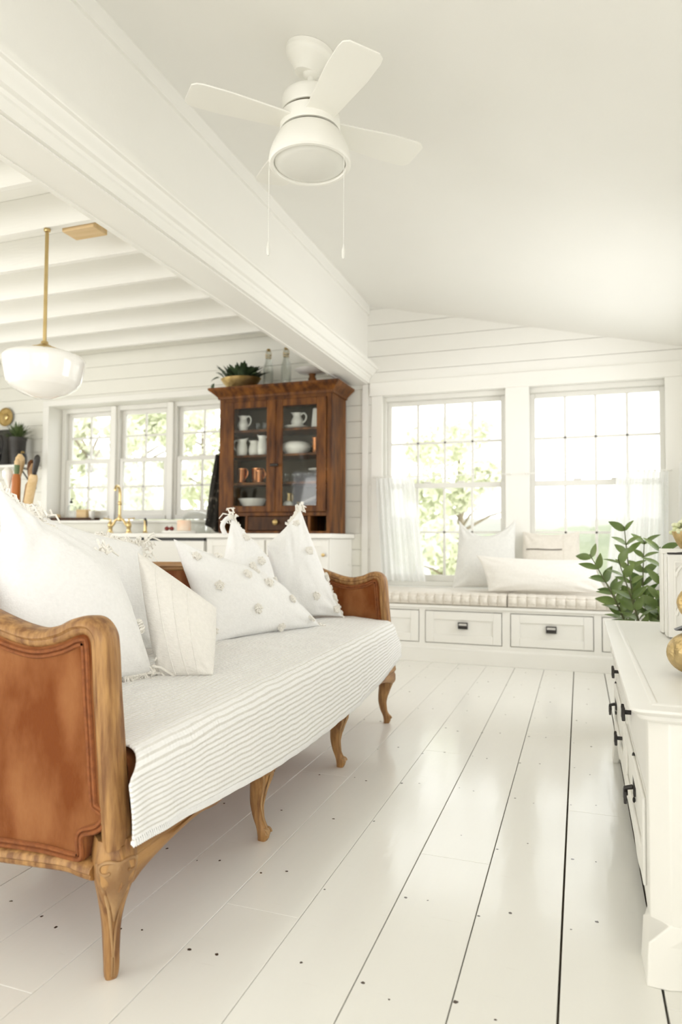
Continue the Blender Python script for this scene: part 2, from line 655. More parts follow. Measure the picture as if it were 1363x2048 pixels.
def clip(poly, a, b, c):        # keep a*x + b*z <= c
    out = []
    for i in range(len(poly)):
        p, q = poly[i], poly[(i + 1) % len(poly)]
        dp, dq = a * p[0] + b * p[1] - c, a * q[0] + b * q[1] - c
        if dp <= 0:
            out.append(p)
        if dp * dq < 0:
            t = dp / (dp - dq)
            out.append((p[0] + (q[0] - p[0]) * t, p[1] + (q[1] - p[1]) * t))
    return out


def shiplap(mb, x0, x1, z0, z1, holes, yf, th=.018, pitch=.14, phase=2.235, gap=.0035, slope=False, axis='xz'):
    k = math.floor((z0 - phase) / pitch)
    while phase + k * pitch < z1:
        a, b = max(z0, phase + k * pitch + gap), min(z1, phase + (k + 1) * pitch)
        k += 1
        if b - a < .004:
            continue
        cuts = sorted(set([a, b] + [h for H in holes for h in (H[2], H[3]) if a < h < b]))
        for c, d in zip(cuts[:-1], cuts[1:]):
            seg = [(x0, x1)]
            for H in holes:
                if H[2] < (c + d) / 2 < H[3]:
                    ns = []
                    for s0, s1 in seg:
                        if H[1] <= s0 or H[0] >= s1:
                            ns.append((s0, s1))
                        else:
                            if H[0] > s0:
                                ns.append((s0, H[0]))
                            if H[1] < s1:
                                ns.append((H[1], s1))
                    seg = ns
            for s0, s1 in seg:
                poly = [(s0, c), (s1, c), (s1, d), (s0, d)]
                if slope:
                    poly = clip(poly, .235, 1, 2.975 + .235 * XH1)
                if len(poly) > 2:
                    mb.prism(poly, axis, yf, yf + th)


def slab_with_holes(mb, x0, x1, z0, z1, holes, y0, y1, axis='xz'):
    xs = sorted(set([x0, x1] + [v for H in holes for v in H[:2]]))
    zs = sorted(set([z0, z1] + [v for H in holes for v in H[2:]]))
    for a, b in zip(xs[:-1], xs[1:]):
        run = None
        for c, d in zip(zs[:-1], zs[1:]):
            hit = any(H[0] < (a + b) / 2 < H[1] and H[2] < (c + d) / 2 < H[3] for H in holes)
            if hit:
                if run:
                    mb.prism([(a, run[0]), (b, run[0]), (b, run[1]), (a, run[1])], axis, y0, y1)
                run = None
            else:
                run = (run[0], d) if run else (c, d)
        if run:
            mb.prism([(a, run[0]), (b, run[0]), (b, run[1]), (a, run[1])], axis, y0, y1)


W1 = (-1.63, -.53, .50, 2.165)
W2 = (-.42, .67, .50, 2.165)
WK = (-5.2, -3.10, 1.10, 2.285)

mb = MB()
shiplap(mb, XH1, XR, 0, 3.0, [W1, W2], YB, slope=True)
slab_with_holes(mb, XH1, XR, -.02, 2.35, [W1, W2], YB + .018, YB + .22)
mb.prism([(XH1, 2.35), (XR, 2.35), (XR, ceil_z(XR)), (XH1, ceil_z(XH1))], 'xz', YB + .018, YB + .22)
struct('wall_back', mb, 'wall_paint', angle=20)
mb = MB()
shiplap(mb, -6.8, XH1 - .001, 0, 2.9, [WK], YB)
slab_with_holes(mb, -6.8, XH1 - .001, -.02, 2.9, [WK], YB + .018, YB + .22)
struct('wall_kitchen_back', mb, 'kitchen_paint', angle=20)

# header over the opening, with its moulding
mb = MB()
mb.box(XH0, XH1, YR, YB, 2.28, 3.05)
struct('wall_left', mb, 'wall_paint')
prof = [(0, 2.281), (.022, 2.281), (.022, 2.325), (.03, 2.331), (.034, 2.345), (.05, 2.352), (.058, 2.366), (.076, 2.380), (.084, 2.394), (.097, 2.398), (.10, 2.402), (.10, 2.425), (0, 2.425)]
mb = MB()
mb.prism([(XH1 + a, b) for a, b in prof], 'xz', YR, YB - .002)
struct('trim_1', mb, 'trim_paint', angle=25)
mb = MB()
mb.box(XH0 - .012, XH0 + .012, YR, YB - .002, 2.268, 2.40)
mb.box(XH0 + .012, XH1 + .004, YR, YB - .002, 2.272, 2.2805)
struct('trim_2', mb, 'trim_paint')
mb = MB()
mb.prism([(XH1, ceil_z(XH1) - .085), (XH1 + .018, ceil_z(XH1) - .085), (XH1 + .018, ceil_z(XH1) - .004), (XH1, ceil_z(XH1))], 'xz', YR, YB - .002)
struct('trim_3', mb, 'wall_paint')
mb = MB()
mb.box(XH1 - .045, XH1 + .012, YB - .014, YB, .56, 2.272)
struct('trim_4', mb, 'trim_paint', bevel=.002)

# sloping ceiling of the sunroom, joisted ceiling of the kitchen
mb = MB()
mb.prism([(XH1 - .2, ceil_z(XH1 - .2)), (.95, ceil_z(.95)), (.95, ceil_z(.95) + .12), (XH1 - .2, ceil_z(XH1 - .2) + .12)], 'xz', YR - .2, YB + .22)
struct('ceiling', mb, 'ceiling_paint')
kc = thing('ceiling', None, None, (-4.2, 1.5, 2.9), kind='structure')
mb = MB()
x = -6.8
mb.box(-6.8, XH0 + .1, YR - .2, YB + .22, 2.9, 2.98)
obj('ceiling_deck', mb, 'joist_paint', kc)
y = 5.205
while y > YR:
    mb = MB()
    mb.box(-6.8, XH0 - .013, y, y + .042, 2.70, 2.9)
    obj('joist', mb, 'joist_paint', kc, bevel=.004)
    y -= .43

# right and rear walls (out of frame), window openings sized for the fill light
WR = [(-2.35, 0.3, .90, 2.2), (3.6, 5.1, .75, 2.1)]
mb = MB()
slab_with_holes(mb, YR, YB + .22, -.02, 2.41, WR, XR, XR + .1, axis='yz')
struct('wall_right', mb, 'wall_paint')
mb = MB()
slab_with_holes(mb, XH0, XR + .1, -.02, 3.1, [(-1.4, .2, .9, 2.2)], YR - .1, YR)
slab_with_holes(mb, -6.8, XH0, -.02, 3.0, [(-5.6, -2.8, .7, 2.3)], YR - .1, YR)
struct('wall_rear', mb, 'wall_paint')
mb = MB()
slab_with_holes(mb, YR - .1, YB + .22, -.02, 3.0, [(.8, 3.6, .8, 2.3)], -6.9, -6.8, axis='yz')
struct('wall_kitchen_left', mb, 'kitchen_paint')


# ---- windows
def window(n, x0, x1, z0, z1, yf, rail, cols, panes_z, fr=.075, m='window_vinyl', bottom=.09):
    """a double-hung window whose frame face stands at yf; panes_z: muntin heights (upper, lower)"""
    root = thing('window_%d' % n, None, None, ((x0 + x1) / 2, yf, z0), kind='structure')
    mb = MB()
    mb.box(x0, x0 + fr * .6, yf, yf + .09, z0, z1)
    mb.box(x1 - fr * .6, x1, yf, yf + .09, z0, z1)
    mb.box(x0 + fr * .6, x1 - fr * .6, yf, yf + .09, z1 - fr * .55, z1)
    mb.box(x0 + fr * .6, x1 - fr * .6, yf - .012, yf + .09, z0, z0 + bottom * .45)
    obj('window_frame', mb, m, root, bevel=.003)
    xa, xb = x0 + fr * .6, x1 - fr * .6
    for nm, za, zb, yy, mz in (('upper_sash', rail - .02, z1 - fr * .55, yf + .045, panes_z[0]), ('lower_sash', z0 + bottom * .45, rail + .022, yf + .012, panes_z[1])):
        st = fr * .5
        mb = MB()
        bb = bottom * .6 if nm == 'lower_sash' else .042
        tt = st if nm == 'upper_sash' else .042
        mb.box(xa, xa + st, yy, yy + .032, za, zb)
        mb.box(xb - st, xb, yy, yy + .032, za, zb)
        mb.box(xa + st, xb - st, yy, yy + .032, za, za + bb)
        mb.box(xa + st, xb - st, yy, yy + .032, zb - tt, zb)
        for c in range(1, cols):
            xm = xa + st + (xb - xa - 2 * st) * c / cols
            mb.box(xm - .0105, xm + .0105, yy + .006, yy + .026, za + bb, zb - tt)
        mb.box(xa + st, xb - st, yy + .006, yy + .026, mz - .0105, mz + .0105)
        sash = obj(nm, mb, m, root, bevel=.003)
        if nm == 'lower_sash':
            mb = MB()
            for q in (.36, .64) if cols == 4 else (.5,):
                xm = xa + (xb - xa) * q
                mb.box(xm - .03, xm + .03, yy - .004, yy + .028, zb, zb + .014)
            obj('sash_lock', mb, m, sash, bevel=.004)
        mb = MB()
        mb.box(xa + st * .5, xb - st * .5, yy + .014, yy + .018, za + .02, zb - .02)
        obj('glass', mb, 'glass', root)
    return root


window(1, -1.63, -.53, .535, 2.165, YB + .05, 1.385, 4, (1.755, .99))
window(2, -.42, .67, .535, 2.165, YB + .05, 1.385, 4, (1.755, .99))
for i, xc in enumerate((-4.85, -4.17, -3.49)):
    window(3 + i, xc - .335, xc + .335, 1.115, 2.285, YB + .17, 1.72, 2, (1.975, 1.45), fr=.085)

# casings
mb = MB()
mb.box(-1.715, XR, YB - .022, YB, 2.165, 2.285)
mb.box(-1.70, -1.60, YB - .02, YB, .50, 2.165)
mb.box(-.565, -.378, YB - .02, YB, .50, 2.165)
mb.box(.615, XR, YB - .02, YB, .50, 2.165)
struct('trim_5', mb, 'trim_paint', bevel=.003)
mb = MB()
mb.box(-1.70, XR, YB - .05, YB + .05, .50, .535)
struct('trim_6', mb, 'trim_paint', bevel=.004)
mb = MB()
mb.box(-5.265, -5.192, YB - .02, YB + .215, 1.02, 2.285)
mb.box(-3.12, -2.96, YB - .02, YB + .215, 1.02, 2.285)
mb.box(-5.265, -2.96, YB - .022, YB + .0, 2.285, 2.345)
mb.box(-4.54, -4.48, YB + .14, YB + .19, 1.11, 2.28)
mb.box(-3.86, -3.80, YB + .14, YB + .19, 1.11, 2.28)
struct('trim_7', mb, 'trim_paint', bevel=.003)
mb = MB()
mb.box(-5.28, -2.94, YB - .045, YB + .2, 1.075, 1.10)
struct('trim_8', mb, 'trim_paint', bevel=.003)

# ================================================================== OUTSIDE
mb = MB()


def gfn(u, v):
    x, y = -45 + 70 * u, 6.6 + 74 * v
    z = -1.0 - .05 * (y - 6.6) * max(0, min(1, (x + 7) / 6)) + .25 * noise.noise(Vector((x * .1, y * .1, 0)))
    return (x, y, z)


mb.grid(gfn, 40, 40)
struct('ground', mb, 'pale_ground')


def ridge(name, y, xs, base, h, m, label, seed):
    mb = MB()

    def f(u, v):
        x = xs[0] + (xs[1] - xs[0]) * u
        top = base + h * (.65 + .5 * noise.noise(Vector((x * .045 + seed, 0, 0))) + .25 * noise.noise(Vector((x * .35, seed, 0))) + .1 * noise.noise(Vector((x * 1.2, seed, 3))))
        a = v * PI * .5
        return (x, y + 26 * (1 - math.cos(a)), -14 + (top + 14) * math.sin(a))
    mb.grid(f, 160, 9)
    return tag(obj(name, mb, m, origin=((xs[0] + xs[1]) / 2, y, -12)), label, 'hill')


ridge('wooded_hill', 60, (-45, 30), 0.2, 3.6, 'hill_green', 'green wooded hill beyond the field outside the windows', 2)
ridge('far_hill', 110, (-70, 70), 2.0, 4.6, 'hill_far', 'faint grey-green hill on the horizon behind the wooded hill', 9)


def tree(x, y, z0, h, rx, label, n=2600, ls=.11, seed=1, low=.25):
    q = random.Random(seed)
    t = thing('leafy_tree', label, 'tree', (x, y, z0), 'trees outside the windows')
    mb = MB()
    mb.tube([(x, y, z0), (x + .06, y, z0 + h * .4), (x, y + .05, z0 + h * .8)], [.11, .08, .03], 8)
    for k in range(7):
        a, zz = q.uniform(0, 2 * PI), z0 + h * q.uniform(low + .1, .75)
        mb.tube([(x, y, zz), (x + math.cos(a) * rx * .45, y + math.sin(a) * rx * .45, zz + .35), (x + math.cos(a) * rx * .8, y + math.sin(a) * rx * .8, zz + .5)], [.035, .022, .01], 6)
    obj('trunk', mb, 'bark', t)
    blobs = []
    for k in range(22):
        a, rr = q.uniform(0, 2 * PI), rx * math.sqrt(q.random()) * .75
        zz = z0 + h * q.uniform(low, .93)
        blobs.append((x + math.cos(a) * rr, y + math.sin(a) * rr, zz, rx * q.uniform(.22, .42)))
    vs, fs = [], []
    for i in range(n):
        b = blobs[i % len(blobs)]
        d = Vector((q.gauss(0, 1), q.gauss(0, 1), q.gauss(0, .8))).normalized() * b[3] * q.uniform(.45, 1)
        c = Vector(b[:3]) + d
        u = Vector((q.gauss(0, 1), q.gauss(0, 1), q.gauss(0, 1))).normalized()
        v = u.orthogonal().normalized()
        s = ls * q.uniform(.6, 1.2)
        k = len(vs)
        vs += [c - u * s, c + v * s * .5, c + u * s, c - v * s * .5]
        fs.append((k, k + 1, k + 2, k + 3))
    mb = MB()
    mb.add(vs, fs)
    obj('foliage', mb, 'tree_leaf', t, recalc=False)
    return t


tree(-2.35, 14.0, -1.3, 5.0, 1.35, 'pale green leafy tree outside the left sunroom window', seed=3, low=.12, n=3000)
for i, (x, y, h, r, lab) in enumerate((
        (-9.55, 11.5, 4.4, 1.1, 'pale leafy tree outside the leftmost kitchen window'),
        (-10.75, 15.0, 5.4, 1.3, 'pale leafy tree outside the middle kitchen window'),
        (-11.4, 19.0, 6.2, 1.5, 'pale leafy tree outside the kitchen window beside the hutch'))):
    tree(x, y, -.6, h, r, lab, seed=20 + i, n=2600, ls=.13, low=.3)
# ================================================================== THE SETTEE
SY0, SY1 = 1.22, 3.40         # planes of the two arms
sofa = thing('settee', 'long antique wooden settee with rust velvet arms and carved cabriole legs', 'sofa', (-1.3, 2.31, 0))


def smooth_path(pts, n=6, closed=False):
    out = []
    P = [Vector(p) for p in pts]
    N = len(P)
    for i in range(N - 1):
        p0, p1, p2, p3 = P[max(i - 1, 0)], P[i], P[i + 1], P[min(i + 2, N - 1)]
        for k in range(n):
            t = k / n
            out.append(.5 * ((2 * p1) + (p2 - p0) * t + (2 * p0 - 5 * p1 + 4 * p2 - p3) * t * t + (3 * p1 - p0 - 3 * p2 + p3) * t ** 3))
    out.append(P[-1])
    return out


moulding = [(.021, -.022), (.023, 0), (.021, .022), (.013, .034), (.004, .036), (-.002, .030), (-.008, .031), (-.015, .026), (-.018, .018),
            (-.018, -.018), (-.015, -.026), (-.008, -.031), (-.002, -.030), (.004, -.036), (.013, -.034)]
# arm outline (x, z), from the front leg block up the post, over the top and back to the backrest
arm_line = [(-.922, .285), (-.934, .40), (-.943, .50), (-.953, .60), (-.960, .69), (-.967, .722), (-.986, .738), (-1.02, .735), (-1.06, .718),
            (-1.12, .706), (-1.18, .713), (-1.25, .733), (-1.33, .760), (-1.42, .785), (-1.52, .803), (-1.62, .812), (-1.69, .815)]


def arm(y, s):
    """s = -1: outer face looks to -y, +1 to +y"""
    line = smooth_path([(x, 0, z) for x, z in arm_line], 5)
    inner = [(p.x, p.z) for p in line]
    poly = [(-.985, .315), (-.925, .345)] + [q for q in inner if q[1] > .36] + [(-1.69, .225), (-1.0, .225), (-.985, .26)]
    mb = MB()
    mb.prism(poly, 'xz', y - .024, y + .024)
    a = obj('arm', mb, 'velvet', sofa, bevel=.008, seg=3)
    mb = MB()
    mb.sweep([(p.x, y, p.z) for p in line], moulding, (0, 1, 0))
    # bottom rail of the arm, dipping towards the leg
    low = smooth_path([(-1.69, 0, .222), (-1.3, 0, .226), (-1.12, 0, .234), (-1.03, 0, .238), (-.995, 0, .233), (-.962, 0, .230)], 6)
    mb.sweep([(p.x, y, p.z) for p in low], [(-q[0] * .9, q[1]) for q in moulding], (0, 1, 0))
    obj('arm_frame', mb, 'oak', a, angle=50)
    # double welt around the velvet on both faces
    mb = MB()
    inset = []
    for i, p in enumerate(line):
        if p.z < .35:
            continue
        t = (line[min(i + 1, len(line) - 1)] - line[max(i - 1, 0)]).normalized()
        nrm = Vector((0, 1, 0)).cross(t)
        if nrm.dot(Vector((-1.3, 0, .5)) - p) < 0:
            nrm = -nrm
        inset.append(p + nrm * .026)
    tail = [Vector((-.928, 0, .36)), Vector((-.935, 0, .335)), Vector((-.955, 0, .318)), Vector((-.985, 0, .308)), Vector((-.992, 0, .295)), Vector((-.99, 0, .262)), Vector((-1.01, 0, .254)), Vector((-1.1, 0, .258)), Vector((-1.3, 0, .252)), Vector((-1.68, 0, .248))]
    path = smooth_path([p for p in reversed(tail)], 5) + inset
    for sg in (-1, 1):
        for off, rr in ((0, .0052), (.010, .0048)):
            pp = []
            for i, p in enumerate(path):
                t = (path[min(i + 1, len(path) - 1)] - path[max(i - 1, 0)])
                t = t.normalized() if t.length > 0 else Vector((1, 0, 0))
                nrm = Vector((0, 1, 0)).cross(t)
                pp.append(Vector((p.x, y + sg * .0255, p.z)) + nrm * off * -1)
            mb.tube(pp, rr, 6)
    obj('welt', mb, 'gimp', a)
    return a


arm(SY0, -1)
arm(SY1, 1)

# backrest: velvet panel with an arched oak top rail
back_line = smooth_path([(0, SY0 - .02, .812), (0, SY0 + .25, .79), (0, 1.85, .80), (0, 2.31, .812), (0, 2.77, .80), (0, SY1 - .25, .79), (0, SY1 + .02, .812)], 8)
mb = MB()
mb.prism([(p.y, p.z) for p in back_line] + [(SY1 + .02, .27), (SY0 - .02, .27)], 'yz', -1.725, -1.675)
bk = obj('backrest', mb, 'velvet', sofa, bevel=.008)
mb = MB()
mb.sweep([(-1.70, p.y, p.z - .004) for p in back_line], moulding, (1, 0, 0))
obj('back_frame', mb, 'oak_rail', bk, angle=50)

# seat deck with its loose cushion
mb = MB()
mb.box(-1.67, -.925, SY0 + .026, SY1 - .026, .27, .335)
obj('seat_deck', mb, 'velvet', sofa, bevel=.006)


def seat_z(y):
    t = (y - SY0) / (SY1 - SY0)
    return .478 + .035 * max(0, min(1, t)) ** .8


mb = MB()
mb.grid(lambda u, v: (lambda y, a: (-1.30 + .375 * math.copysign(abs(math.cos(a)) ** .28, math.cos(a)), y,
        .335 + (seat_z(y) - .345) * (.5 + .5 * math.copysign(abs(math.sin(a)) ** .4, math.sin(a)))))(SY0 + .04 + (SY1 - SY0 - .08) * v, 2 * PI * u), 40, 12, True)
obj('seat_cushion', mb, 'velvet', sofa)

# front rail, scalloped between the legs
LEGY = [1.255, 1.945, 2.665, 3.365]


def rail_bottom(y):
    for a, b in zip(LEGY[:-1], LEGY[1:]):
        if a <= y <= b:
            t = (y - a) / (b - a)
            return .198 + .048 * max(0, math.sin(PI * t)) ** .7 - .012 * math.exp(-((t - .5) / .08) ** 2)
    return .2


def rail(xa, xb, name):
    mb = MB()
    ys = [SY0 - .015 + (SY1 - SY0 + .03) * i / 90 for i in range(91)]
    vs, fs = [], []
    sg = 1 if xb > -1.3 else -1
    prof = [(0, .29), (.028, .29), (.033, .262), (.024, .25), (.030, .238), (.030, None), (.024, -1), (0, -1)]
    k = len(prof)
    for y in ys:
        zb = rail_bottom(min(max(y, LEGY[0]), LEGY[-1]))
        for a, z in prof:
            zz = zb + .012 if z is None else (zb if z == -1 else max(z, zb + .014))
            vs.append(((xa if sg > 0 else xb) + sg * a, y, zz))
    for i in range(len(ys) - 1):
        for j in range(k):
            fs.append((i * k + j, i * k + (j + 1) % k, (i + 1) * k + (j + 1) % k, (i + 1) * k + j))
    fs += [tuple(range(k)), tuple((len(ys) - 1) * k + j for j in range(k))]
    mb.add(vs, fs)
    return obj(name, mb, 'oak_rail', sofa, angle=45)


fr = rail(-.926, -.90, 'front_rail')
rail(-1.72, -1.69, 'rear_rail')
mb = MB()
mb.tube([(-.889, SY0 + .05, .297), (-.889, 2.3, .297), (-.889, SY1 - .05, .297)], .006, 6)
mb.tube([(-.889, SY0 + .05, .308), (-.889, 2.3, .308), (-.889, SY1 - .05, .308)], .005, 6)
obj('welt', mb, 'gimp', fr)


def leg(x, y, d, corner=False, carved=True):
    d = Vector((d[0], d[1], 0)).normalized()
    side = Vector((-d.y, d.x, 0))
    if corner:
        prof = [(0, .000, .0135), (.012, .003, .0155), (.03, .004, .0165), (.06, .0, .0175), (.11, -.004, .0205), (.15, -.002, .027), (.19, .006, .036), (.225, .014, .045), (.26, .014, .046), (.30, .008, .040)]
    else:
        prof = [(0, .014, .014), (.012, .017, .017), (.030, .016, .0185), (.045, .008, .016), (.07, -.002, .0165), (.11, -.008, .0195), (.15, -.003, .0245), (.185, .006, .031), (.215, .010, .035), (.25, .008, .034)]
    pts = smooth_path([(z, o, r) for z, o, r in prof], 4)
    mb = MB()
    n = 18
    vs = []
    for p in pts:
        c = Vector((x, y, max(p.x, 0))) + d * p.y
        for j in range(n):
            a = 2 * PI * j / n
            # squarish section with a raised edge facing outwards
            rr = p.z * (1 + .10 * math.cos(4 * a + PI) + (.10 * math.cos(a) ** 8 if math.cos(a) > 0 else 0))
            vs.append(c + (d * math.cos(a) + side * math.sin(a)) * rr)
    fs = []
    for i in range(len(pts) - 1):
        for j in range(n):
            fs.append((i * n + j, i * n + (j + 1) % n, (i + 1) * n + (j + 1) % n, (i + 1) * n + j))
    fs += [tuple(range(n - 1, -1, -1)), tuple((len(pts) - 1) * n + j for j in range(n))]
    mb.add(vs, fs)
    o = obj('leg', mb, 'oak', sofa, angle=60)
    if not carved:
        return o

    def surf(z, ang, lift=0):
        i = min(range(len(pts)), key=lambda i: abs(pts[i].x - z))
        p = pts[i]
        return Vector((x, y, z)) + d * p.y + (d * math.cos(ang) + side * math.sin(ang)) * (p.z + lift)
    mb = MB()
    top = .27 if corner else .235
    for sg in (-1, 1):
        # beaded edges sweeping from the knee down to the ankle, and the volutes above them
        mb.tube([surf(top - .01 - (top - .06) * t, sg * (.95 * (1 - t) ** 1.2 + .05), .001) for t in [i / 16 for i in range(17)]], [.0045 - .002 * i / 16 for i in range(17)], 6)
        mb.tube([surf(.05 - .04 * t + .0, sg * .12, .001) for t in (0, .5, 1)], .002, 5)
        vol = []
        for i in range(20):
            t = i / 19
            a = t * 3.6 * PI / 2
            r = .026 * (1 - .75 * t) if corner else .017 * (1 - .75 * t)
            vol.append(surf(top - .022 + r * math.sin(a) * .8, sg * (.50 - r * math.cos(a) / .045), .003))
        mb.tube(vol, .004 if corner else .003, 6)
    hs = [(.265, .016), (.235, .028), (.20, .024), (.16, .012), (.125, .003)] if corner else [(.225, .009), (.20, .016), (.17, .010), (.14, .003)]
    rows = []
    for z, wd in hs:
        rows.append([surf(z, k * wd / .045, .004 + .003 * (1 - k * k)) for k in (-1, -.5, 0, .5, 1)])
    vs = [p for r_ in rows for p in r_]
    fs = [(i * 5 + j, i * 5 + j + 1, (i + 1) * 5 + j + 1, (i + 1) * 5 + j) for i in range(len(rows) - 1) for j in range(4)]
    mb.add(vs, fs)
    if not corner:
        c = Vector((x, y, .026)) + d * .026
        for sg in (-1, 1):
            mb.tube([c + side * sg * .010 + Vector((0, 0, 0)) + (d * math.cos(a) + Vector((0, 0, 1)) * math.sin(a)) * (.013 * (1 - a / 11)) for a in [k * .5 for k in range(18)]], .004, 6)
        mb.ell(c, (.014, .014, .014), 12, 8)
    obj('carving', mb, 'oak_pale', o, angle=60)
    return o


leg(-.946, 1.240, (1, -.85), True)
leg(-.945, 1.945, (1, -.10))
leg(-.945, 2.665, (1, -.05))
leg(-.945, 3.365, (1, .5))
for y, d in ((1.25, (-1, -1)), (1.945, (-1, 0)), (2.665, (-1, 0)), (3.37, (-1, 1))):
    leg(-1.69, y, d, False, False)

# ================================================================== QUILT
def hem_z(y):
    P = [(1.2, .300), (1.517, .276), (1.926, .248), (2.353, .243), (2.698, .252), (3.146, .29), (3.455, .335), (3.6, .36)]
    for a, b in zip(P[:-1], P[1:]):
        if y <= b[0]:
            t = max(0, (y - a[0]) / (b[0] - a[0]))
            return a[1] + (b[1] - a[1]) * t
    return P[-1][1]


def quilt_pt(u, v):
    """u along the settee, v from the backrest over the seat and down to the hem"""
    y0, y1 = SY0 + .042, SY1 - .042
    ytop = y0 + (y1 - y0) * u
    over = 0.0
    zt = seat_z(ytop) + .008
    xf = -.885 + .012 * math.sin(PI * u)
    if v < .62:
        t = v / .62
        x = -1.655 + (xf - .05 + 1.655) * t
        z = zt - .010 * t * t + .010 * math.sin(PI * t)
        z += .006 * noise.noise(Vector((x * 5, ytop * 4, 1))) + .004 * noise.noise(Vector((x * 14, ytop * 11, 5)))
        return Vector((x, ytop, z))
    if v < .72:
        a = (v - .62) / .10 * PI / 2
        y = ytop - (.060 * .85 * ((.5 - u) * 2) ** 9 * (a / (PI / 2)) ** 2 if u < .5 else 0)
        return Vector((xf - .05 + .05 * math.sin(a), y, zt - .010 - .05 * (1 - math.cos(a)) + .003 * noise.noise(Vector((a, y * 8, 2)))))
    t = (v - .72) / .28
    # below the seat line the drop spreads past the arm posts at both ends
    e = min(1, t * 2.2)
    y = ytop + ((u - .5) * 2) ** 5 * .055 * e if u > .5 else ytop - .060 * ((.5 - u) * 2) ** 9 * min(1, .85 + e)
    z0 = zt - .06
    z = z0 + (hem_z(y) - z0) * t
    x = xf + .012 * math.sin(PI * t * .6) + .006 * noise.noise(Vector((3, y * 6, z * 3))) * t + .003 * noise.noise(Vector((9, y * 17, z * 9)))
    return Vector((x, y, z))


NU, NV = 150, 96
mb = MB()
mb.grid(lambda u, v: quilt_pt(u, v), NU, NV)
q = obj('quilt', mb, 'quilt_stripe', None, origin=(-1.2, 2.31, .25), angle=180, recalc=True)
me = q.data
uvl = me.uv_layers.new(name='UVMap')
arc = [0]
for j in range(1, NV):
    arc.append(arc[-1] + (quilt_pt(.5, j / (NV - 1)) - quilt_pt(.5, (j - 1) / (NV - 1))).length)
for lp in me.loops:
    i, j = lp.vertex_index % NU, lp.vertex_index // NU
    uvl.data[lp.index].uv = (i / (NU - 1) * 2.1, arc[j])
md = q.modifiers.new('thickness', 'SOLIDIFY')
md.thickness = .006
md.offset = 1
tag(q, 'white and grey striped stitched quilt spread over the settee seat', 'quilt')
mb = MB()
hem = [quilt_pt(i / 149, 1.0) + Vector((.003, 0, .004)) for i in range(150)]
mb.tube(hem, .006, 6)
h = obj('hem_binding', mb, 'white_cotton', q)
# bumpy gathered binding along the edge
mb = MB()
for i in range(0, 420):
    t = i / 419
    p = quilt_pt(t, 1.0)
    mb.tube([p + Vector((.007, 0, .014)), p + Vector((.0095, .001, .004)), p + Vector((.004, .0015, -.004))], .0019, 4)
obj('hem_stitching', mb, 'white_cotton', h)


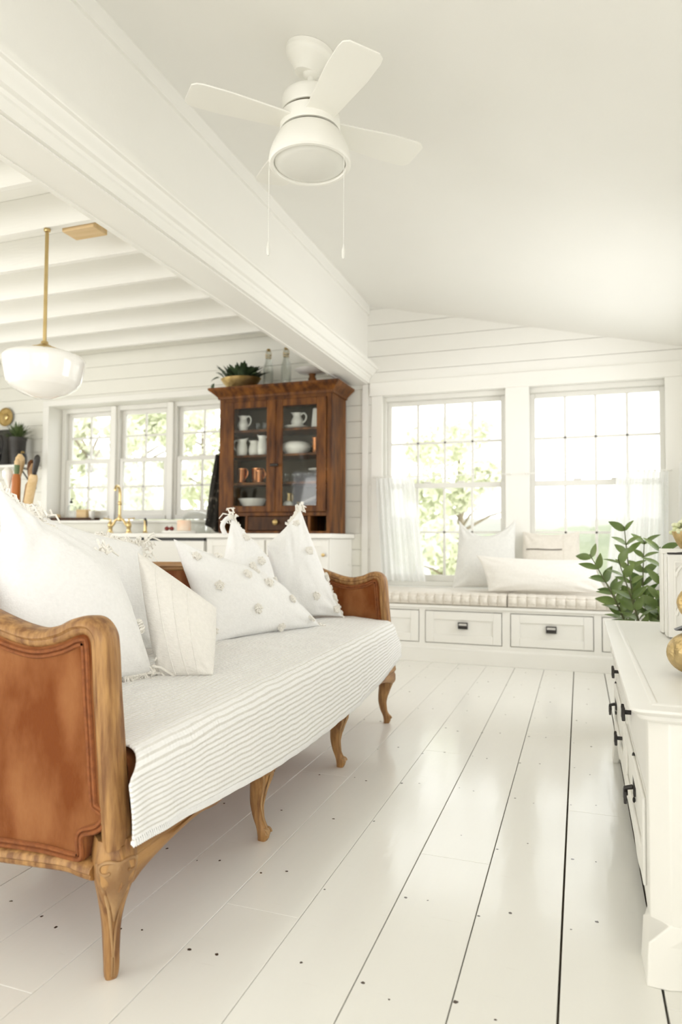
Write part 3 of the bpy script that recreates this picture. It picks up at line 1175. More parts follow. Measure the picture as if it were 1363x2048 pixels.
# ================================================================== PILLOWS
def pillow(name, label, corners, thick, m, group=None, seed=0, bow=.07, sag=0, res=30, cat='pillow', poms=(), tassels=(), wr=.006, stripes=(), folds=()):
    BL, BR, TR, TL = [Vector(c) for c in corners]
    N = ((BR - BL).cross(TL - BL)).normalized()
    if N.dot(Vector((0, 0, CAM_H)) - BL) < 0:
        N = -N
    base = (BL + BR) / 2
    upv = ((TL + TR) - (BL + BR)).normalized()

    def pt(u, v, side):
        a = u * (1 - bow * (1 - v * v))
        b = v * (1 - bow * (1 - u * u))
        p = (BL * (1 - a) * (1 - b) + BR * (1 + a) * (1 - b) + TR * (1 + a) * (1 + b) + TL * (1 - a) * (1 + b)) / 4
        h = thick * .5 * max(0, (1 - u ** 2)) ** .5 * max(0, (1 - v ** 2)) ** .5
        h = h * 1.02
        wrk = wr * (noise.noise(Vector((u * 2.4 + seed, v * 2.4, side))) + .5 * noise.noise(Vector((u * 6 + seed, v * 6, side * 2)))) * (h > 0)
        # creases fanning out of the corners
        rad = math.hypot(1 - abs(u), 1 - abs(v))
        ang = math.atan2(1 - abs(v), 1 - abs(u) + 1e-6)
        wrk += wr * .9 * math.sin(ang * 9 + seed) * math.exp(-((rad - .35) / .3) ** 2) * min(1, h / (thick * .2))
        for fu, fv, fdx, fdy, dep, wid in folds:
            dd = abs((u - fu) * fdy - (v - fv) * fdx)
            al = ((u - fu) * fdx + (v - fv) * fdy)
            wrk -= dep * math.exp(-(dd / wid) ** 2) * math.exp(-(al / .45) ** 2)
        if sag:
            p = p - upv * sag * max(0, v) ** 2 * (1 - u * u)
        return p + N * (side * h + wrk * (1 if side > 0 else .3))
    mb = MB()
    n = res
    vs = []
    idx = {}
    for s in (1, -1):
        for j in range(n + 1):
            for i in range(n + 1):
                if s < 0 and (i in (0, n) or j in (0, n)):
                    idx[(s, i, j)] = idx[(1, i, j)]
                    continue
                uu = math.sin((2 * i / n - 1) * PI / 2)
                vv = math.sin((2 * j / n - 1) * PI / 2)
                uu = .5 * uu + .5 * (2 * i / n - 1)
                vv = .5 * vv + .5 * (2 * j / n - 1)
                idx[(s, i, j)] = len(vs)
                vs.append(pt(uu, vv, s))
    fs = []
    for s in (1, -1):
        for j in range(n):
            for i in range(n):
                f = (idx[(s, i, j)], idx[(s, i + 1, j)], idx[(s, i + 1, j + 1)], idx[(s, i, j + 1)])
                fs.append(f if s > 0 else f[::-1])
    mb.add(vs, fs)
    o = obj(name, mb, m, None, origin=tuple(base), angle=180, sub=1)
    tag(o, label, cat, group)
    q = random.Random(seed + 50)
    for u, v, r in poms:
        p = pt(u, v, 1)
        e1 = (pt(u + .03, v, 1) - p).normalized()
        e2 = (pt(u, v + .03, 1) - p)
        e2 = (e2 - e1 * e2.dot(e1)).normalized()
        nn = e1.cross(e2)
        if nn.dot(N) < 0:
            nn = -nn
        mb = MB()
        for k in range(24):
            a = k * 2.399
            rr = r * math.sqrt((k + .5) / 24) * .85
            c = p + e1 * rr * math.cos(a) + e2 * rr * math.sin(a) + nn * .003
            t1 = (e1 * q.gauss(0, 1) + e2 * q.gauss(0, 1) + nn * .3).normalized()
            lr = r * .28
            mb.tube([c + (t1 * math.cos(b) + nn * (math.sin(b) + .4)) * lr for b in [2 * PI * i / 8 for i in range(8)]], r * .13, 5, closed=True)
        obj('pom_pom', mb, 'yarn', o)
    for u, v, ln, r in tassels:
        p = pt(u, v, 1)
        ctr = pt(u * .7, v * .7, 1)
        od = (p - ctr).normalized()
        mb = MB()
        for k in range(22):
            d = (od + Vector((q.gauss(0, .45), q.gauss(0, .45), q.gauss(-.1, .45)))).normalized()
            l = ln * q.uniform(.6, 1.1)
            st = p + od * -.01 + Vector((q.gauss(0, r), q.gauss(0, r), q.gauss(0, r)))
            mb.tube([st, st + d * l * .5 + Vector((0, 0, .006)), st + d * l + Vector((q.gauss(0, .008), q.gauss(0, .008), -.014))], [.0034, .0036, .0026], 5)
        mb.ell(p, (r * .9, r * .9, r * .9), 10, 6)
        obj('tassel', mb, 'yarn', o)
    for v0 in stripes:
        mb = MB()
        mb.tube([pt(-.96 + 1.92 * i / 30, v0 + .0 * i, 1) + N * .0008 for i in range(31)], .0018, 5)
        obj('corded_seam', mb, m, o)
    return o, pt, N


def edge_fringe(o, pt, edges, n=70, ln=.022):
    """short looped fringe along pillow borders, one part per border; edges: (u0,v0,u1,v1)"""
    q = random.Random(5)
    for u0, v0, u1, v1 in edges:
        mb = MB()
        for i in range(n):
            t = i / (n - 1)
            u, v = u0 + (u1 - u0) * t, v0 + (v1 - v0) * t
            p, c = pt(u, v, 1), pt(u * .9, v * .9, 1)
            d = (p - c).normalized()
            e = Vector((q.gauss(0, .3), q.gauss(0, .3), q.gauss(0, .3)))
            d = (d + e).normalized()
            s = d.orthogonal().normalized()
            l = ln * q.uniform(.7, 1.2)
            mb.tube([p - d * .004, p + d * l * .6 + s * l * .25, p + d * l, p + d * l * .5 - s * l * .25], [.0034, .004, .004, .0032], 5)
        mb.tube([pt(u0 + (u1 - u0) * i / 20, v0 + (v1 - v0) * i / 20, 1) for i in range(21)], .003, 5)
        obj('fringe', mb, 'yarn', o)


G = 'white pillows piled on the settee'
o, pt, N = pillow('throw_pillow', 'large fringed white pillow nearest the camera, behind the near settee arm', [(-1.31, 1.272, .515), (-1.235, 1.80, .515), (-1.405, 1.775, .885), (-1.50, 1.44, 1.075)], .20, 'white_cotton', G, 3, bow=.05, sag=.03,
                  tassels=((1, 1, .045, .012), (.98, -.98, .05, .014)), poms=((.93, -.30, .022),), folds=((-.55, .55, .5, .85, .02, .10), (-.1, .72, 1, -.3, .012, .12)))
edge_fringe(o, pt, [(-1, .98, .0, .98), (1, -1, .55, -1), (-1, .55, -1, 1)], 46)
o, pt, N = pillow('throw_pillow', 'white pillow with tasselled corners tucked behind the nearest fringed pillow', [(-1.60, 1.62, .53), (-1.405, 2.10, .535), (-1.515, 2.12, .905), (-1.625, 1.74, 1.00)], .17, 'white_cotton', G, 8, bow=.05,
                  tassels=((-1, 1, .05, .014), (1, 1, .06, .018), (.98, .72, .05, .014)))
edge_fringe(o, pt, [(.1, 1, 1, 1), (1, .5, 1, 1)], 34)
o, pt, N = pillow('throw_pillow', 'small plain cream pillow with corded diagonal seams standing on one corner', [(-1.235, 1.82, .500), (-1.069, 1.87, .506), (-1.122, 1.98, .703), (-1.362, 1.88, .885)], .15, 'cream_linen', None, 12, bow=-.02, wr=.004)
mb = MB()
for c0 in (-.42, .0, .38):
    mb.tube([pt(c0 + .22 * (1 - t) - .05, -.95 + 1.88 * t, 1) + N * .001 for t in [i / 30 for i in range(31)]], .0022, 5)
obj('corded_seam', mb, 'cream_linen', o)
pm = ((-.82, .62, .021), (-.72, -.02, .021), (-.1, .30, .021), (.35, .20, .021), (-.25, -.55, .021), (.62, -.25, .019), (.15, -.95, .02), (-.96, -.82, .02), (.45, .75, .02), (-.35, .82, .019), (.8, -.82, .018))
o, pt, N = pillow('throw_pillow', 'large white pillow dotted with yarn poms lying foremost in the middle of the settee', [(-1.365, 2.365, .518), (-1.140, 2.985, .522), (-1.335, 2.775, .772), (-1.575, 2.41, .93)], .19, 'white_cotton', G, 21, bow=.05, sag=.02, poms=pm,
                  tassels=((1, -1, .04, .012),), folds=((.45, .55, .4, .9, .02, .1),))
o, pt, N = pillow('throw_pillow', 'white pom-dotted pillow with a looped corner peaking just behind the foremost dotted pillow', [(-1.53, 2.66, .53), (-1.34, 3.00, .53), (-1.42, 2.99, .84), (-1.545, 2.855, 1.03)], .16, 'white_cotton', G, 33, bow=.04, poms=((-.45, .78, .02), (.1, .42, .021), (.75, .1, .02), (-.25, .2, .02)),
                  tassels=((-1, 1, .04, .013),), folds=((-.2, .45, .8, .55, .022, .09),))
edge_fringe(o, pt, [(-.9, 1, .3, 1)], 26, .018)
mb = MB()
p = pt(-1, 1, 1)
mb.tube(smooth_path([p, p + Vector((-.022, -.012, -.012)), p + Vector((-.036, -.022, -.045)), p + Vector((-.022, -.018, -.085))], 6), [.011] * 18 + [.008], 8)
obj('corner_loop', mb, 'white_cotton', o)
o, pt, N = pillow('throw_pillow', 'white pom-dotted pillow farthest along the settee, beside the far arm', [(-1.43, 3.07, .53), (-1.135, 3.29, .53), (-1.335, 3.185, 1.085), (-1.46, 3.06, .90)], .15, 'white_cotton', G, 41, bow=.05, poms=((.62, .32, .022), (.35, -.55, .021), (.85, -.85, .02), (.97, -.25, .021), (.55, .88, .018), (.96, -.62, .018)),
                  tassels=((1, 1, .035, .012),), folds=((.1, .6, .5, .85, .02, .12),))
edge_fringe(o, pt, [(.2, 1, 1, 1), (1, -1, 1, -.2)], 24, .016)
# a loose yarn tuft on the quilt beside the far pillow


# ================================================================== WINDOW SEAT
bench = thing('window_seat', 'white built-in window seat with panelled drawers under the sunroom windows', 'window seat', (-.5, 5.4, 0))
BF = 5.15
bx0, bx1, btop = XH1 + .003, XR - .003, .43
mb = MB()
dr = [(-1.73, -1.165), (-1.12, -.545), (-.487, .088), (.14, .70)]
slab_with_holes(mb, bx0, bx1, 0, btop - .02, [(a, b, .145, .39) for a, b in dr], BF, BF + .02)
mb.box(bx0, bx1, BF + .06, YB - .003, .0, btop - .02)
mb.box(bx0, bx1, BF - .016, YB - .003, btop - .02, btop)
obj('carcass', mb, 'cabinet_paint', bench, bevel=.002)
mb = MB()
mb.box(bx0, bx1, BF - .014, BF, 0, .10)
mb.prism([(BF - .014, .10), (BF, .10), (BF, .118), (BF - .008, .112)], 'yz', bx0, bx1)
obj('plinth', mb, 'cabinet_paint', bench, bevel=.002)
for i, (a, b) in enumerate(dr):
    mb = MB()
    a1, b1, z0, z1 = a + .005, b - .005, .150, .385
    mb.box(a1, b1, BF + .006, BF + .05, z0, z1)
    st = .062
    for c, d, e, f in ((a1, a1 + st, z0, z1), (b1 - st, b1, z0, z1), (a1 + st, b1 - st, z0, z0 + st), (a1 + st, b1 - st, z1 - st, z1)):
        mb.box(c, d, BF - .004, BF + .006, e, f)
    d = obj('drawer', mb, 'cabinet_paint', bench, bevel=.003)
    cx, cz = (a + b) / 2, .283
    mb = MB()
    mb.box(cx - .036, cx + .036, BF - .009, BF + .004, cz - .025, cz - .018)
    mb.box(cx - .036, cx + .036, BF - .009, BF + .004, cz + .017, cz + .024)
    mb.box(cx - .036, cx - .030, BF - .009, BF + .004, cz - .022, cz + .022)
    mb.box(cx + .030, cx + .036, BF - .009, BF + .004, cz - .022, cz + .022)
    mb.tube([(cx - .030, BF - .012, cz - .004), (cx - .028, BF - .026, cz - .012), (cx, BF - .030, cz - .013), (cx + .028, BF - .026, cz - .012), (cx + .030, BF - .012, cz - .004)], .004, 6)
    mb.prism([(cx - .03, cz - .022), (cx + .03, cz - .022), (cx + .027, cz + .001), (cx - .027, cz + .001)], 'xz', BF - .026, BF - .002)
    h = obj('label_pull', mb, 'black_iron', d, bevel=.001)
    mb = MB()
    mb.box(cx - .030, cx + .030, BF - .006, BF - .003, cz, cz + .018)
    obj('paper_card', mb, 'cream_linen', d)


def french_cushion(x0, x1, y0, y1, z0, z1, label, seed):
    """mattress cushion with hand-stitched tufted border"""
    pitch = .068
    n = int(round((x1 - x0) / pitch))
    nu, rows = n * 12 + 1, 24

    def f(u, v):
        # profile round the front: top back -> top front -> front face -> bottom
        s = u * n
        bulge = abs(math.sin(PI * s)) ** .6
        fz = z1 - z0
        if v < .45:
            t = v / .45
            y = y1 + (y0 + .03 - y1) * t
            tuft = .004 * math.sin(PI * s / 5) * math.sin(t * 9 + seed)
            z = z1 + tuft - .006 * t + .004 * noise.noise(Vector((u * 14, t * 6, seed)))
            if t > .86:
                z += .006 * math.sin((t - .86) / .14 * PI) * bulge
            return (x0 + (x1 - x0) * u, y, z)
        if v < .9:
            t = (v - .45) / .45
            a = t * PI
            y = y0 + .03 - .03 * math.sin(a) ** .45 - .020 * (bulge - .6) * math.sin(a) ** .5
            z = z1 - .006 - (fz - .010) * t
            # stitched waist lines above and below the middle
            y += .008 * (math.exp(-((t - .22) / .05) ** 2) + math.exp(-((t - .80) / .05) ** 2))
            return (x0 + (x1 - x0) * u, y, z)
        t = (v - .9) / .1
        return (x0 + (x1 - x0) * u, y0 + .03 + (y1 - y0 - .03) * t, z0)
    mb = MB()
    mb.grid(f, nu, 41)
    # ends
    vs = []
    for e in (0, 1):
        k = len(mb.v)
        ring = [f(e, j / 40) for j in range(41)]
        mb.v += [tuple(p) for p in ring]
        mb.f.append(tuple(k + j for j in range(41)))
    o = obj('seat_cushion', mb, 'oat_linen', None, origin=((x0 + x1) / 2, (y0 + y1) / 2, z0), angle=60)
    return tag(o, label, 'cushion')


french_cushion(-1.72, -.512, BF - .012, 5.595, btop + .001, .530, 'oat linen tufted mattress cushion on the left half of the window seat', 1)
french_cushion(-.504, .51, BF - .016, 5.595, btop + .001, .532, 'oat linen tufted mattress cushion on the right half of the window seat', 4)

# pillows on the window seat
o, pt, N = pillow('throw_pillow', 'big pale linen pillow with peaked corners at the left end of the window seat pillows', [(-.965, 5.43, .54), (-.455, 5.44, .54), (-.475, 5.56, 1.10), (-.93, 5.55, 1.09)], .16, 'pale_linen', None, 61, bow=.06, sag=.13)
for i, (u, v) in enumerate(((.62, -.50), (.55, -1.0), (.80, -1.0), (.98, -.98))):
    p = pt(u, v, 1) + N * .03
    mb = MB()
    mb.ell(p + Vector((0, 0, .018 if v < -.9 else 0)), (.034, .034, .034), 14, 10)
    b = obj('pom_pom', mb, 'yarn', o)
o, pt, N = pillow('lumbar_pillow', 'cream lumbar pillow with thin dark stripes standing behind the bolster', [(-.45, 5.50, .56), (.02, 5.50, .56), (.00, 5.59, 1.0), (-.43, 5.59, 1.0)], .11, 'oat_linen', None, 66, bow=.04, sag=.02)
mb = MB()
for dv in (.30, .33):
    mb.tube([pt(-.85 + 1.25 * t, dv + .01 * math.sin(7 * t), 1) + N * .001 for t in [i / 20 for i in range(21)]], .0022, 5)
obj('woven_stripe', mb, 'hutch_back', o)
mb = MB()
mb.tube([pt(.45, -.95 + 1.9 * t, 1) + N * .001 for t in [i / 20 for i in range(21)]], .0025, 5)
obj('seam', mb, 'oat_linen', o)
o, pt, N = pillow('bolster_pillow', 'long low cream bolster lying along the front of the window seat', [(-.66, 5.23, .54), (.20, 5.23, .54), (.10, 5.285, .79), (-.755, 5.285, .81)], .15, 'cream_linen', None, 71, bow=.05, sag=.01, folds=((-.9, .0, 0, 1, .012, .06), (.15, .9, 0, 1, .01, .05)))
tag(o, None, None)


# ---- cafe curtains on thin rods
def curtain(x0, x1, x0b, x1b, y, zt, zb, label, seed, folds=9, ax='x'):
    t = thing('cafe_curtain', label, 'curtain', ((x0 + x1) / 2, y, zb))
    mb = MB()

    def f(u, v):
        xa, xb = x0 + (x0b - x0) * v, x1 + (x1b - x1) * v
        x = xa + (xb - xa) * (u + .02 * math.sin(u * 19 + seed))
        amp = .018 + .014 * v
        d = amp * math.sin(2 * PI * folds * u + 1.2 * math.sin(3 * u + seed) + .5 * v) + .012 * noise.noise(Vector((u * 4, v * 3, seed)))
        z = zt + (zb - zt) * v + (.010 * abs(math.sin(PI * folds * u)) - .012 * abs(math.sin(2 * PI * folds * u)) if v < .04 else 0)
        return (x, y + d, z) if ax == 'x' else (y + d, x, z)
    mb.grid(f, folds * 14, 34)
    obj('sheer_cloth', mb, 'sheer', t, angle=180, recalc=False)
    for k in range(folds + 1):
        u = (k + .25) / (folds + 1)
        mb = MB()
        x = x0 + (x1 - x0) * u
        p = (x, y, zt + .004) if ax == 'x' else (y, x, zt + .004)
        c = Vector(p)
        r_ = [c + (Vector((0, math.cos(a), math.sin(a))) if ax == 'x' else Vector((math.cos(a), 0, math.sin(a)))) * .012 for a in [2 * PI * i / 12 for i in range(12)]]
        mb.tube(r_, .0016, 5, closed=True)
        obj('ring', mb, 'trim_paint', t)
    return t


def rod(x0, x1, y, z, label, ax='x'):
    mb = MB()
    P = (lambda a: (a, y, z)) if ax == 'x' else (lambda a: (y, a, z))
    mb.tube([P(x0), P(x1)], .0045, 8)
    t = thing('curtain_rod', label, 'curtain rod', P((x0 + x1) / 2))
    obj('rod', mb, 'trim_paint', t)
    for a in (x0, x1):
        mb = MB()
        p = Vector(P(a))
        q = p + (Vector((0, YB - .02 - y, 0)) if ax == 'x' else Vector((XR - y - .001, 0, 0)))
        mb.tube([p, q], .004, 6)
        mb.ell(p, (.008, .008, .008), 10, 6)
        obj('bracket', mb, 'trim_paint', t)


curtain(-1.655, -1.315, -1.60, -1.21, YB - .062, 1.452, .58, 'sheer white cafe curtain drawn to the left of the left sunroom window', 2)
rod(-1.67, -.52, YB - .062, 1.457, 'thin white curtain rod across the left sunroom window')
curtain(.275, .635, .185, .625, YB - .062, 1.452, .58, 'sheer white cafe curtain drawn to the right of the right sunroom window', 5)
rod(-.40, .645, YB - .062, 1.457, 'thin white curtain rod across the right sunroom window')
curtain(4.95, 5.40, 4.85, 5.42, XR - .045, 1.49, .60, 'sheer white curtain on the side wall at the right edge of the picture', 8, 8, ax='y')
rod(3.55, 5.45, XR - .045, 1.495, 'thin white curtain rod on the side wall window', ax='y')

# ================================================================== CEILING FAN
FX, FY = -.958, 2.355
fz = ceil_z(FX)
fan = thing('ceiling_fan', 'white four-blade ceiling fan with a round light under its motor', 'ceiling fan', (FX, FY, fz))
ang = math.atan(.235)
ax_ = Matrix.Rotation(ang, 3, 'Y')
mb = MB()
mb.lathe([(1e-5, -.088), (.032, -.088), (.044, -.084), (.051, -.07), (.067, -.05), (.083, -.036), (.087, -.03), (.088, -.024), (.094, -.018), (.095, -.001), (1e-5, 0)], (FX, FY, fz), 36, ax_)
cn = obj('canopy', mb, 'fan_white', fan)
mb = MB()
mb.ell(Vector((FX, FY, fz)) + ax_ @ Vector((.055, -.05, -.026)), (.004, .004, .004), 8, 6)
obj('screw', mb, 'old_brass', cn)
mb = MB()
mb.ell((FX, FY, fz - .083), (.030, .030, .022), 20, 12)
mb.tube([(FX, FY, fz - .085), (FX, FY, 2.628)], .0125, 14)
mb.lathe([(.0128, 2.668), (.020, 2.660), (.022, 2.636), (.036, 2.628)], (FX, FY, 0), 20)
obj('downrod', mb, 'fan_white', fan)
mb = MB()
mb.lathe([(1e-5, 2.633), (.034, 2.633), (.085, 2.623), (.104, 2.610), (.111, 2.593), (.111, 2.553), (.107, 2.547), (1e-5, 2.547)], (FX, FY, 0), 48)
mb.lathe([(1e-5, 2.540), (.104, 2.540), (.113, 2.534), (.115, 2.482), (.112, 2.476), (1e-5, 2.476)], (FX, FY, 0), 48)
mt = obj('motor_housing', mb, 'fan_white', fan)
mb = MB()
mb.lathe([(1e-5, 2.4755), (.102, 2.4755), (.103, 2.468), (1e-5, 2.468)], (FX, FY, 0), 40)
mb.lathe([(1e-5, 2.5465), (.101, 2.5465), (.101, 2.5405), (1e-5, 2.5405)], (FX, FY, 0), 40)
obj('shadow_gap', mb, 'hutch_back', mt)
mb = MB()
mb.lathe([(1e-5, 2.4675), (.112, 2.4675), (.119, 2.460), (.131, 2.438), (.145, 2.408), (.153, 2.384), (.156, 2.366), (.156, 2.352), (.151, 2.346), (.140, 2.346), (.136, 2.352), (.136, 2.36), (1e-5, 2.362)], (FX, FY, 0), 52)
bell = obj('light_kit', mb, 'fan_white', fan)
mb = MB()
mb.lathe([(1e-5, 2.336), (.05, 2.338), (.10, 2.343), (.129, 2.3505), (.1345, 2.355), (.1345, 2.359), (1e-5, 2.359)], (FX, FY, 0), 48)
obj('lens', mb, 'fan_lens', bell)
for k in range(4):
    a = R(44 + 90 * k)
    d, s = Vector((math.cos(a), math.sin(a), 0)), Vector((-math.sin(a), math.cos(a), 0))
    tilt = R(-5)
    s2 = s * math.cos(tilt) + Vector((0, 0, 1)) * math.sin(tilt)
    nn = d.cross(s2)
    c0 = Vector((FX, FY, 2.500))
    out = []
    L0, L1, wd0, wd1 = .085, .465, .055, .078
    for t in [i / 10 for i in range(11)]:
        out.append((L0 + (L1 - .04 - L0) * t, wd0 + (wd1 - wd0) * min(1, t * 1.4)))
    ring = [(l, wv) for l, wv in out] + [(L1 - .015, wd1 * .93), (L1, wd1 * .7)] + [(L1, -wd1 * .7), (L1 - .015, -wd1 * .93)] + [(l, -wv) for l, wv in reversed(out)]
    vs = [c0 + d * l + s2 * wv + nn * .003 for l, wv in ring] + [c0 + d * l + s2 * wv - nn * .003 for l, wv in ring]
    m_ = len(ring)
    mb = MB()
    mb.add(vs, [tuple(range(m_)), tuple(range(2 * m_ - 1, m_ - 1, -1))] + [(i, (i + 1) % m_, (i + 1) % m_ + m_, i + m_) for i in range(m_)])
    obj('blade', mb, 'fan_white', fan, bevel=.0015)
for (x, y, zz) in ((-1.095, 2.285, 2.008), (-.812, 2.33, 1.975)):
    mb = MB()
    z = 2.352
    mb.tube([(x, y, 2.362), (x, y, zz + .035)], .0011, 5)
    while z > zz + .036:
        mb.ell((x, y, z), (.0021, .0021, .0021), 6, 4)
        z -= .009
    ch = obj('pull_chain', mb, 'fan_lens', fan)
    mb = MB()
    mb.lathe([(1e-5, zz - .018), (.004, zz - .017), (.0065, zz - .008), (.0065, zz + .016), (.004, zz + .026), (.0025, zz + .036), (1e-5, zz + .037)], (x, y, 0), 12)
    obj('pull_knob', mb, 'fan_lens', ch)

# ================================================================== PENDANT
PX, PY = -2.872, 3.071
pend = thing('pendant_lamp', 'schoolhouse pendant lamp with milk glass shade on a brass rod in the kitchen', 'lamp', (PX, PY, 2.70))
mb = MB()
mb.lathe([(1e-5, 2.699), (.018, 2.699), (.019, 2.690), (.016, 2.682), (1e-5, 2.680)], (PX, PY, 0), 28)
obj('canopy', mb, 'brass', pend)
mb = MB()
mb.tube([(PX, PY, 2.675), (PX, PY, 2.02)], .0105, 12)
obj('rod', mb, 'brass', pend)
mb = MB()
mb.lathe([(1e-5, 2.045), (.018, 2.045), (.022, 2.03), (.034, 2.024), (.05, 2.012), (.078, 2.004), (.082, 1.994), (.08, 1.985), (1e-5, 1.985)], (PX, PY, 0), 28)
obj('fitter', mb, 'brass', pend)
mb = MB()
mb.lathe([(.070, 1.992), (.078, 1.990), (.12, 1.984), (.175, 1.972), (.208, 1.957), (.222, 1.938), (.222, 1.92), (.214, 1.875), (.203, 1.822), (.196, 1.800), (.186, 1.792), (.183, 1.785), (.172, 1.778), (.150, 1.764), (.112, 1.742), (.06, 1.722), (.02, 1.714), (1e-5, 1.713)], (PX, PY, 0), 48)
obj('glass_shade', mb, 'milk_glass', pend, angle=50)
mb = MB()
mb.box(-2.805, -2.585, 3.114, 3.235, 2.69, 2.735)
tag(obj('wood_block', mb, 'raw_wood', None, origin=(-2.7, 3.17, 2.735), bevel=.003), 'bare unpainted wood block fixed between the white ceiling joists', 'block')


# ================================================================== KITCHEN COUNTER
KF, KT = 5.07, .97
base = thing('kitchen_cabinet', 'long white kitchen base cabinet run below the counter behind the settee', 'cabinet', (-3.7, 5.36, 0))
mb = MB()
mb.box(-6.6, -4.31, KF + .02, YB - .003, .09, .93)
mb.box(-3.90, -3.68, KF + .02, YB - .003, .09, .93)
mb.box(-4.309, -3.901, KF + .02, YB - .003, .09, .695)
mb.box(-2.99, -1.875, KF + .02, YB - .003, .09, .93)
mb.box(-6.6, -1.93, KF + .08, YB - .003, 0, .089)
obj('carcass', mb, 'cabinet_paint', base, bevel=.002)
for a, b in ((-6.0, -5.45), (-5.42, -4.88), (-4.85, -4.33), (-3.89, -3.69), (-2.97, -2.44), (-2.42, -1.885)):
    mb = MB()
    st = .05 if b - a > .3 else .04
    mb.box(a, b, KF + .008, KF + .019, .12, .915)
    for c, d, e, f in ((a, a + st, .12, .915), (b - st, b, .12, .915), (a + st, b - st, .12, .12 + st), (a + st, b - st, .865, .915)):
        mb.box(c, d, KF - .002, KF + .008, e, f)
    d_ = obj('door', mb, 'cabinet_paint', base, bevel=.002)
    if b - a > .3:
        mb = MB()
        mb.lathe([(1e-5, 0), (.008, 0), (.007, .012), (.014, .02), (.015, .028), (1e-5, .032)], (b - .03, KF - .002, .80), 12, Matrix.Rotation(R(90), 3, 'X'))
        obj('knob', mb, 'brass', d_)
mb = MB()
mb.box(-6.6, -1.85, KF - .025, YB - .003, .932, KT)
top = obj('countertop', mb, 'trim_paint', None, origin=(-4.2, 5.36, .932), bevel=.004)
tag(top, 'pale stone kitchen countertop along the wall under the kitchen windows', 'countertop')
dw = thing('dishwasher', 'white panelled dishwasher with a dark strip under the counter, right of the sink', 'dishwasher', (-3.33, 5.36, 0))
mb = MB()
mb.box(-3.67, -3.00, KF + .03, YB - .01, .1, .905)
obj('tub', mb, 'cabinet_paint', dw)
mb = MB()
mb.box(-3.665, -3.005, KF - .004, KF + .029, .11, .905)
mb.box(-3.60, -3.07, KF - .01, KF - .003, .16, .85)
obj('front_panel', mb, 'cabinet_paint', dw, bevel=.003)
mb = MB()
mb.box(-3.665, -3.005, KF + .004, KF + .04, .905, .931)
obj('control_strip', mb, 'steel_gap', dw)
sink = thing('farmhouse_sink', 'hammered copper apron-front sink under the brass tap', 'sink', (-4.1, 5.3, .72))
mb = MB()
mb.box(-4.305, -3.905, KF - .055, KF + .015, .70, .925)
obj('apron', mb, 'copper', sink, bevel=.012, seg=3)
mb = MB()
mb.box(-4.305, -3.905, KF + .016, 5.5, .70, .72)
mb.box(-4.305, -4.29, KF + .016, 5.5, .72, .931)
mb.box(-3.92, -3.905, KF + .016, 5.5, .72, .931)
obj('bowl', mb, 'copper', sink)
# bridge tap
tx, ty = -4.15, 5.45
tap = thing('bridge_tap', 'brass bridge kitchen tap with tall spout in front of the middle kitchen window', 'tap', (tx, ty, KT))
mb = MB()
for s in (-1, 1):
    xx = tx + s * .105
    mb.lathe([(1e-5, KT + .001), (.032, KT + .001), (.032, KT + .01), (.022, KT + .018), (.018, KT + .05), (.024, KT + .06), (.026, KT + .085), (.020, KT + .10), (.016, KT + .112), (1e-5, KT + .114)], (xx, ty, 0), 16)
    mb.tube(smooth_path([(xx, ty, KT + .075), (xx - s * .03, ty, KT + .08), (xx - s * .055, ty, KT + .12), (xx - s * .08, ty, KT + .135), (tx, ty, KT + .135)], 4), .012, 10)
mb.lathe([(1e-5, KT + .115), (.018, KT + .115), (.024, KT + .13), (.022, KT + .15), (.014, KT + .17), (.014, KT + .19), (1e-5, KT + .19)], (tx, ty, 0), 16)
obj('bridge', mb, 'brass', tap)
mb = MB()
mb.tube(smooth_path([(tx, ty, KT + .17), (tx, ty, KT + .36), (tx, ty - .01, KT + .42), (tx, ty - .03, KT + .445), (tx + .01, ty - .07, KT + .445), (tx + .015, ty - .09, KT + .42), (tx + .015, ty - .092, KT + .40)], 5), .0135, 12)
mb.lathe([(.014, KT + .27), (.018, KT + .275), (.018, KT + .30), (.014, KT + .305)], (tx, ty, 0), 14)
obj('spout', mb, 'brass', tap)
for s in (-1, 1):
    mb = MB()
    xx = tx + s * .105
    mb.tube([(xx, ty, KT + .11), (xx, ty, KT + .135)], .009, 10)
    mb.tube([(xx - .01, ty, KT + .135), (xx + s * .065, ty - .01, KT + .142)], [.0075, .006], 8)
    mb.ell((xx + s * .065, ty - .01, KT + .142), (.009, .009, .009), 8, 6)
    obj('lever', mb, 'brass', tap)
spx = -3.86
sp = thing('side_sprayer', 'small brass side sprayer on the counter right of the tap', 'tap', (spx, ty, KT))
mb = MB()
mb.lathe([(1e-5, KT + .001), (.026, KT + .001), (.024, KT + .012), (.015, KT + .022), (.013, KT + .10), (.018, KT + .125), (1e-5, KT + .135)], (spx, ty, 0), 14)
obj('sprayer_body', mb, 'brass', sp)
mb = MB()
mb.tube([(spx + .004, ty - .01, KT + .135), (spx + .03, ty - .03, KT + .12), (spx + .04, ty - .035, KT + .07)], [.012, .008, .005], 8)
obj('trigger', mb, 'black_iron', sp)


